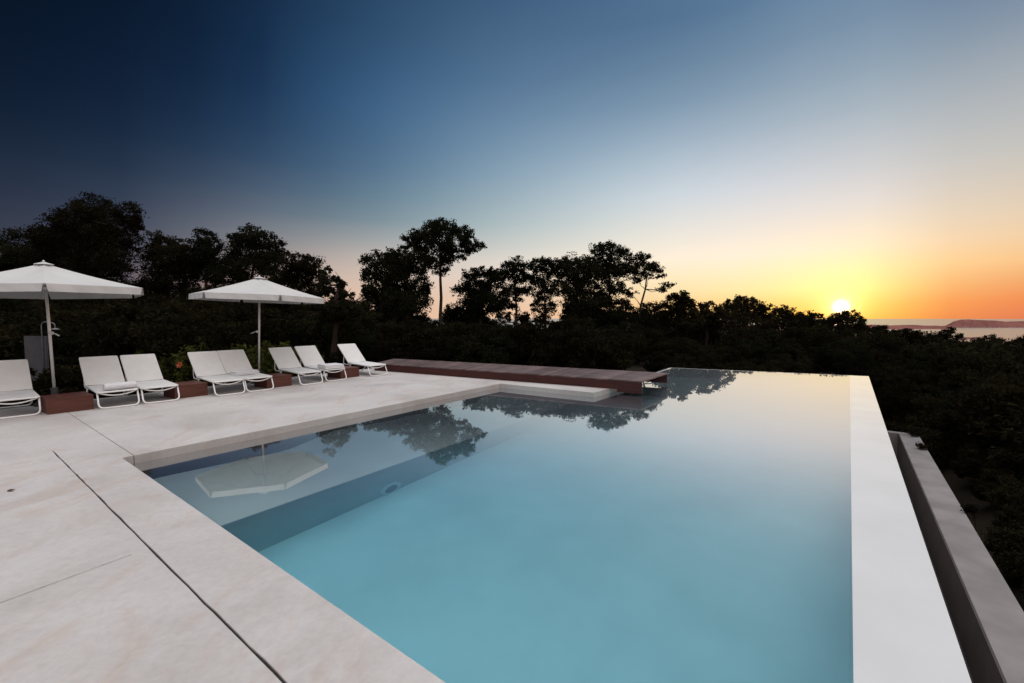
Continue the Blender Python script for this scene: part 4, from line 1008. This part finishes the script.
# far wooded slopes: nobody could count these
r_ = np.random.default_rng(99); cs = []; rs = []
for _ in range(900):
    a_ = r_.uniform(R(-60), R(62)); d_ = 55 + 420 * r_.uniform() ** 1.6; x = math.sin(a_) * d_; y = math.cos(a_) * d_
    vt = 349 if x / y > .75 else 338
    g_ = float(ground(x, y)); zmax = CAMZ - (vt - 318) / F * y
    top_ = min(g_ + r_.uniform(2.5, 5), zmax); rad = max(1.2, min(3.0, top_ - g_)) * .8
    cs.append((x, y, top_ - rad * .7)); rs.append(rad * 1.25)
V, Fq = tufts(cs, rs, 130, .40, r_)
tag(link("distant_woodland", np_mesh("distant_woodland", V, Fq), M_pine), "dark woodland falling away towards the sea", None, None, "stuff")

# garden shrubs behind the loungers
def garden(u, vtop, dep, kind, label, w=1.0, group="garden shrubs behind the loungers", name="garden_shrub"):
    global gp
    p = D(u, 350, dep); gz = float(ground(p.x, p.y)); zt = D(u, vtop, dep).z
    k = kind; src = gp[k]; o = src if k not in gused else copy_tree(src); gused.add(k)
    sc = max(.3, (zt - gz) / gh[k]); o.location = (p.x, p.y, gz); o.scale = (sc * w, sc * w, sc); o.rotation_euler = (0, 0, random.uniform(0, 6.28))
    tag(o, label, "shrub", group); return o
gp = [shrub_proto("garden_shrub", .75, 1.0, M_green, 4000, .04, 21, 8), shrub_proto("garden_shrub", .7, .9, M_green, 4000, .04, 22, 8), shrub_proto("garden_shrub", .75, .9, M_shrub, 4000, .04, 23, 8)]
gh = [1.0, .9, .9]; gused = set()
garden(82, 366, 11.0, 2, "dull olive shrub between the first parasol's pole and the rolled towel", 1.1)
garden(40, 368, 10.6, 2, "dull olive shrub in front of the grey shower panel", 1.1)
garden(166, 352, 12.5, 0, "yellow green shrub behind the empty lounger by the orange flower", 1.1)
garden(186, 358, 12.2, 2, "dark shrub bearing the orange flower", .9)
garden(205, 347, 12.4, 1, "green shrub showing above the loungers under the whole parasol", 1.0)
garden(238, 342, 13.0, 0, "brightest green shrub beside the whole parasol's pole", 1.0)
garden(272, 344, 13.2, 1, "green shrub right of the whole parasol's pole", 1.0)
garden(296, 346, 13.8, 0, "small green shrub above the lounger with folded towel", .9)
garden(330, 352, 14.5, 2, "dark low shrub behind the single lounger by the timber platform", 1.0)
garden(120, 364, 11.6, 2, "dark low shrub behind the lounger with the rolled towel", 1.0)
garden(410, 352, 16.5, 2, "low weedy shrub behind the timber platform's near end", .9)
garden(455, 352, 16.2, 1, "pale weedy shrub behind the timber platform", .7)
for k in range(3):
    if k not in gused: bpy.data.objects.remove(gp[k])
# orange flower
fp = D(180, 365, 11.6); fl = empty("flower", fp); tag(fl, "single orange flower among the shrubs behind the loungers", "flower")
bm = bmesh.new()
for ring_, (n_, r0, tilt_) in enumerate(((6, .085, .35), (5, .06, .8))):
    for k in range(n_):
        a_ = 2 * math.pi * k / n_ + ring_ * .5; M_r = Matrix.Rotation(a_, 4, 'Z') @ Matrix.Rotation(-tilt_, 4, 'Y')
        pts = [(0, 0, 0), (r0 * .5, r0 * .35, .004), (r0, r0 * .2, 0), (r0 * 1.06, 0, -.004), (r0, -r0 * .2, 0), (r0 * .5, -r0 * .35, .004)]
        bm.faces.new([bm.verts.new(M_r @ Vector(q_)) for q_ in pts])
bmesh.ops.transform(bm, matrix=Matrix.Rotation(R(70), 4, 'X'), verts=bm.verts)
o = finish(bm, "petals", M_flower, fl); md = o.modifiers.new("thickness", 'SOLIDIFY'); md.thickness = .003
bm = bmesh.new(); add_tube(bm, [(0, .01, 0), (.02, .06, -.3), (.05, .12, -1.1)], [.006, .008, .012], 6); finish(bm, "stem", M_green, fl, True)

# outdoor shower behind the first parasol
spp = D(36.5, 350, 12.0); sg = float(ground(spp.x, spp.y)); sh = empty("outdoor_shower", (spp.x, spp.y, sg)); tag(sh, "outdoor shower with grey back panel and arched pipe behind the cut-off parasol", "shower")
zt = D(36, 336, 12).z - sg; wpan = 22 * 12 / F
bm = bmesh.new(); add_box(bm, (0, 0, zt / 2), (wpan, .05, zt)); finish(bm, "panel", M_panel, sh, bevel=.006)
bm = bmesh.new()
px0 = D(44, 340, 12).x - spp.x; px1 = D(59, 330, 12).x - spp.x; ztop = D(50, 322.5, 12).z - sg; zhd = D(59, 329, 12).z - sg
add_tube(bm, round_path([(px0, -.05, .1), (px0, -.05, ztop), ((px0 + px1) / 2, -.07, ztop + .02), (px1, -.1, ztop - .03), (px1, -.1, zhd)], .1, 6), .013, 8)
finish(bm, "pipe", M_steel, sh, True)
bm = bmesh.new(); add_tube(bm, [(px1, -.1, zhd + .03), (px1, -.1, zhd), (px1, -.1, zhd - .02)], [.02, .095, .095], 18); finish(bm, "shower_head", M_steel, sh, True)
bm = bmesh.new(); add_tube(bm, [(px0 - .02, -.06, 1.0), (px0 + .05, -.06, 1.0)], .022, 10); finish(bm, "tap", M_steel, sh, True)

# plant sprigs hanging over the trough wall
def sprig(u, v, n_, size, label, seed):
    r_ = np.random.default_rng(seed); p = P(u, v, TZ); p = Vector((p.x, p.y, TZ))
    root = empty("overhanging_plant", (p.x, p.y, TZ - .7)); tag(root, label, "plant", "plants overhanging the trough wall")
    bs = bmesh.new(); V = []
    for k in range(n_):
        a_ = r_.uniform(-1.1, 1.1); dirv = (-nI * math.cos(a_) + eI * math.sin(a_)); L = size * r_.uniform(.5, 1.1)
        st_ = Vector((nI.x * .12, nI.y * .12, 0)); 
        pts = [st_, st_ + Vector((0, 0, .5)), st_ + Vector((dirv.x * L * .3, dirv.y * L * .3, .74 + r_.uniform(0, .08))), st_ + Vector((dirv.x * L, dirv.y * L, .73 + r_.uniform(0, .1)))]
        add_tube(bs, pts, [.006, .005, .004, .002], 4)
        for q_ in range(26):
            t = r_.uniform(.35, 1); c = pts[2].lerp(pts[3], (t - .35) / .65) + Vector(r_.normal(size=3)) * .025
            V.append((c.x, c.y, max(c.z, .712)))
    C = np.array(V); m = len(C); a = r_.normal(size=(m, 3)); a /= np.linalg.norm(a, axis=1)[:, None]; b = np.cross(a, r_.normal(size=(m, 3))); b /= np.linalg.norm(b, axis=1)[:, None]
    s = .035; Vv = np.stack([C + a * s, C - a * s * .6 + b * s * .5, C - a * s * .6 - b * s * .5], 1).reshape(-1, 3)
    finish(bs, "stems", M_bark, root, True); link("leaves", np_mesh("leaves", Vv, np.arange(3 * m).reshape(m, 3)), M_shrub, root)
sprig(915, 436, 9, .35, "leafy sprig lying over the far end of the trough wall", 1)
sprig(921, 449, 7, .28, "small twig just before the sprig at the trough's far end", 2)
sprig(966, 512, 8, .20, "dark tuft touching the trough wall halfway along", 3)

# dry leaf on the deck
lp_ = P(11, 491, .004); bm = bmesh.new()
vsd = [bm.verts.new(q_) for q_ in ((-.03, 0, .006), (-.012, .014, .012), (.012, .012, .008), (.032, 0, .014), (.012, -.011, .004), (-.012, -.013, .003))]
bm.faces.new(vsd); o = finish(bm, "dry_leaf", M_dry); o.location = lp_; o.rotation_euler.z = .3
md = o.modifiers.new("thickness", 'SOLIDIFY'); md.thickness = .002
tag(o, "small dark dry leaf lying alone on the pale deck", "leaf")

# ------------------------------------------------------------------ render settings
scene.view_settings.view_transform = 'Standard'; scene.view_settings.look = 'None'; scene.view_settings.exposure = 0; scene.view_settings.gamma = 1
scene.view_settings.use_curve_mapping = False
cy = scene.cycles
cy.use_denoising = True
try: cy.denoiser = 'OPENIMAGEDENOISE'
except Exception: pass
cy.max_bounces = 16; cy.transparent_max_bounces = 8; cy.transmission_bounces = 12; cy.glossy_bounces = 8; cy.diffuse_bounces = 8; cy.volume_bounces = 0
cy.caustics_refractive = True; cy.caustics_reflective = False; cy.sample_clamp_indirect = 8
print("shrubs total", sum(1 for o in scene.objects if o.parent is None and o.name.startswith("shrub")))
print("tris", sum(len(o.data.polygons) for o in scene.objects if o.type == 'MESH'), "shrubs", cnt)
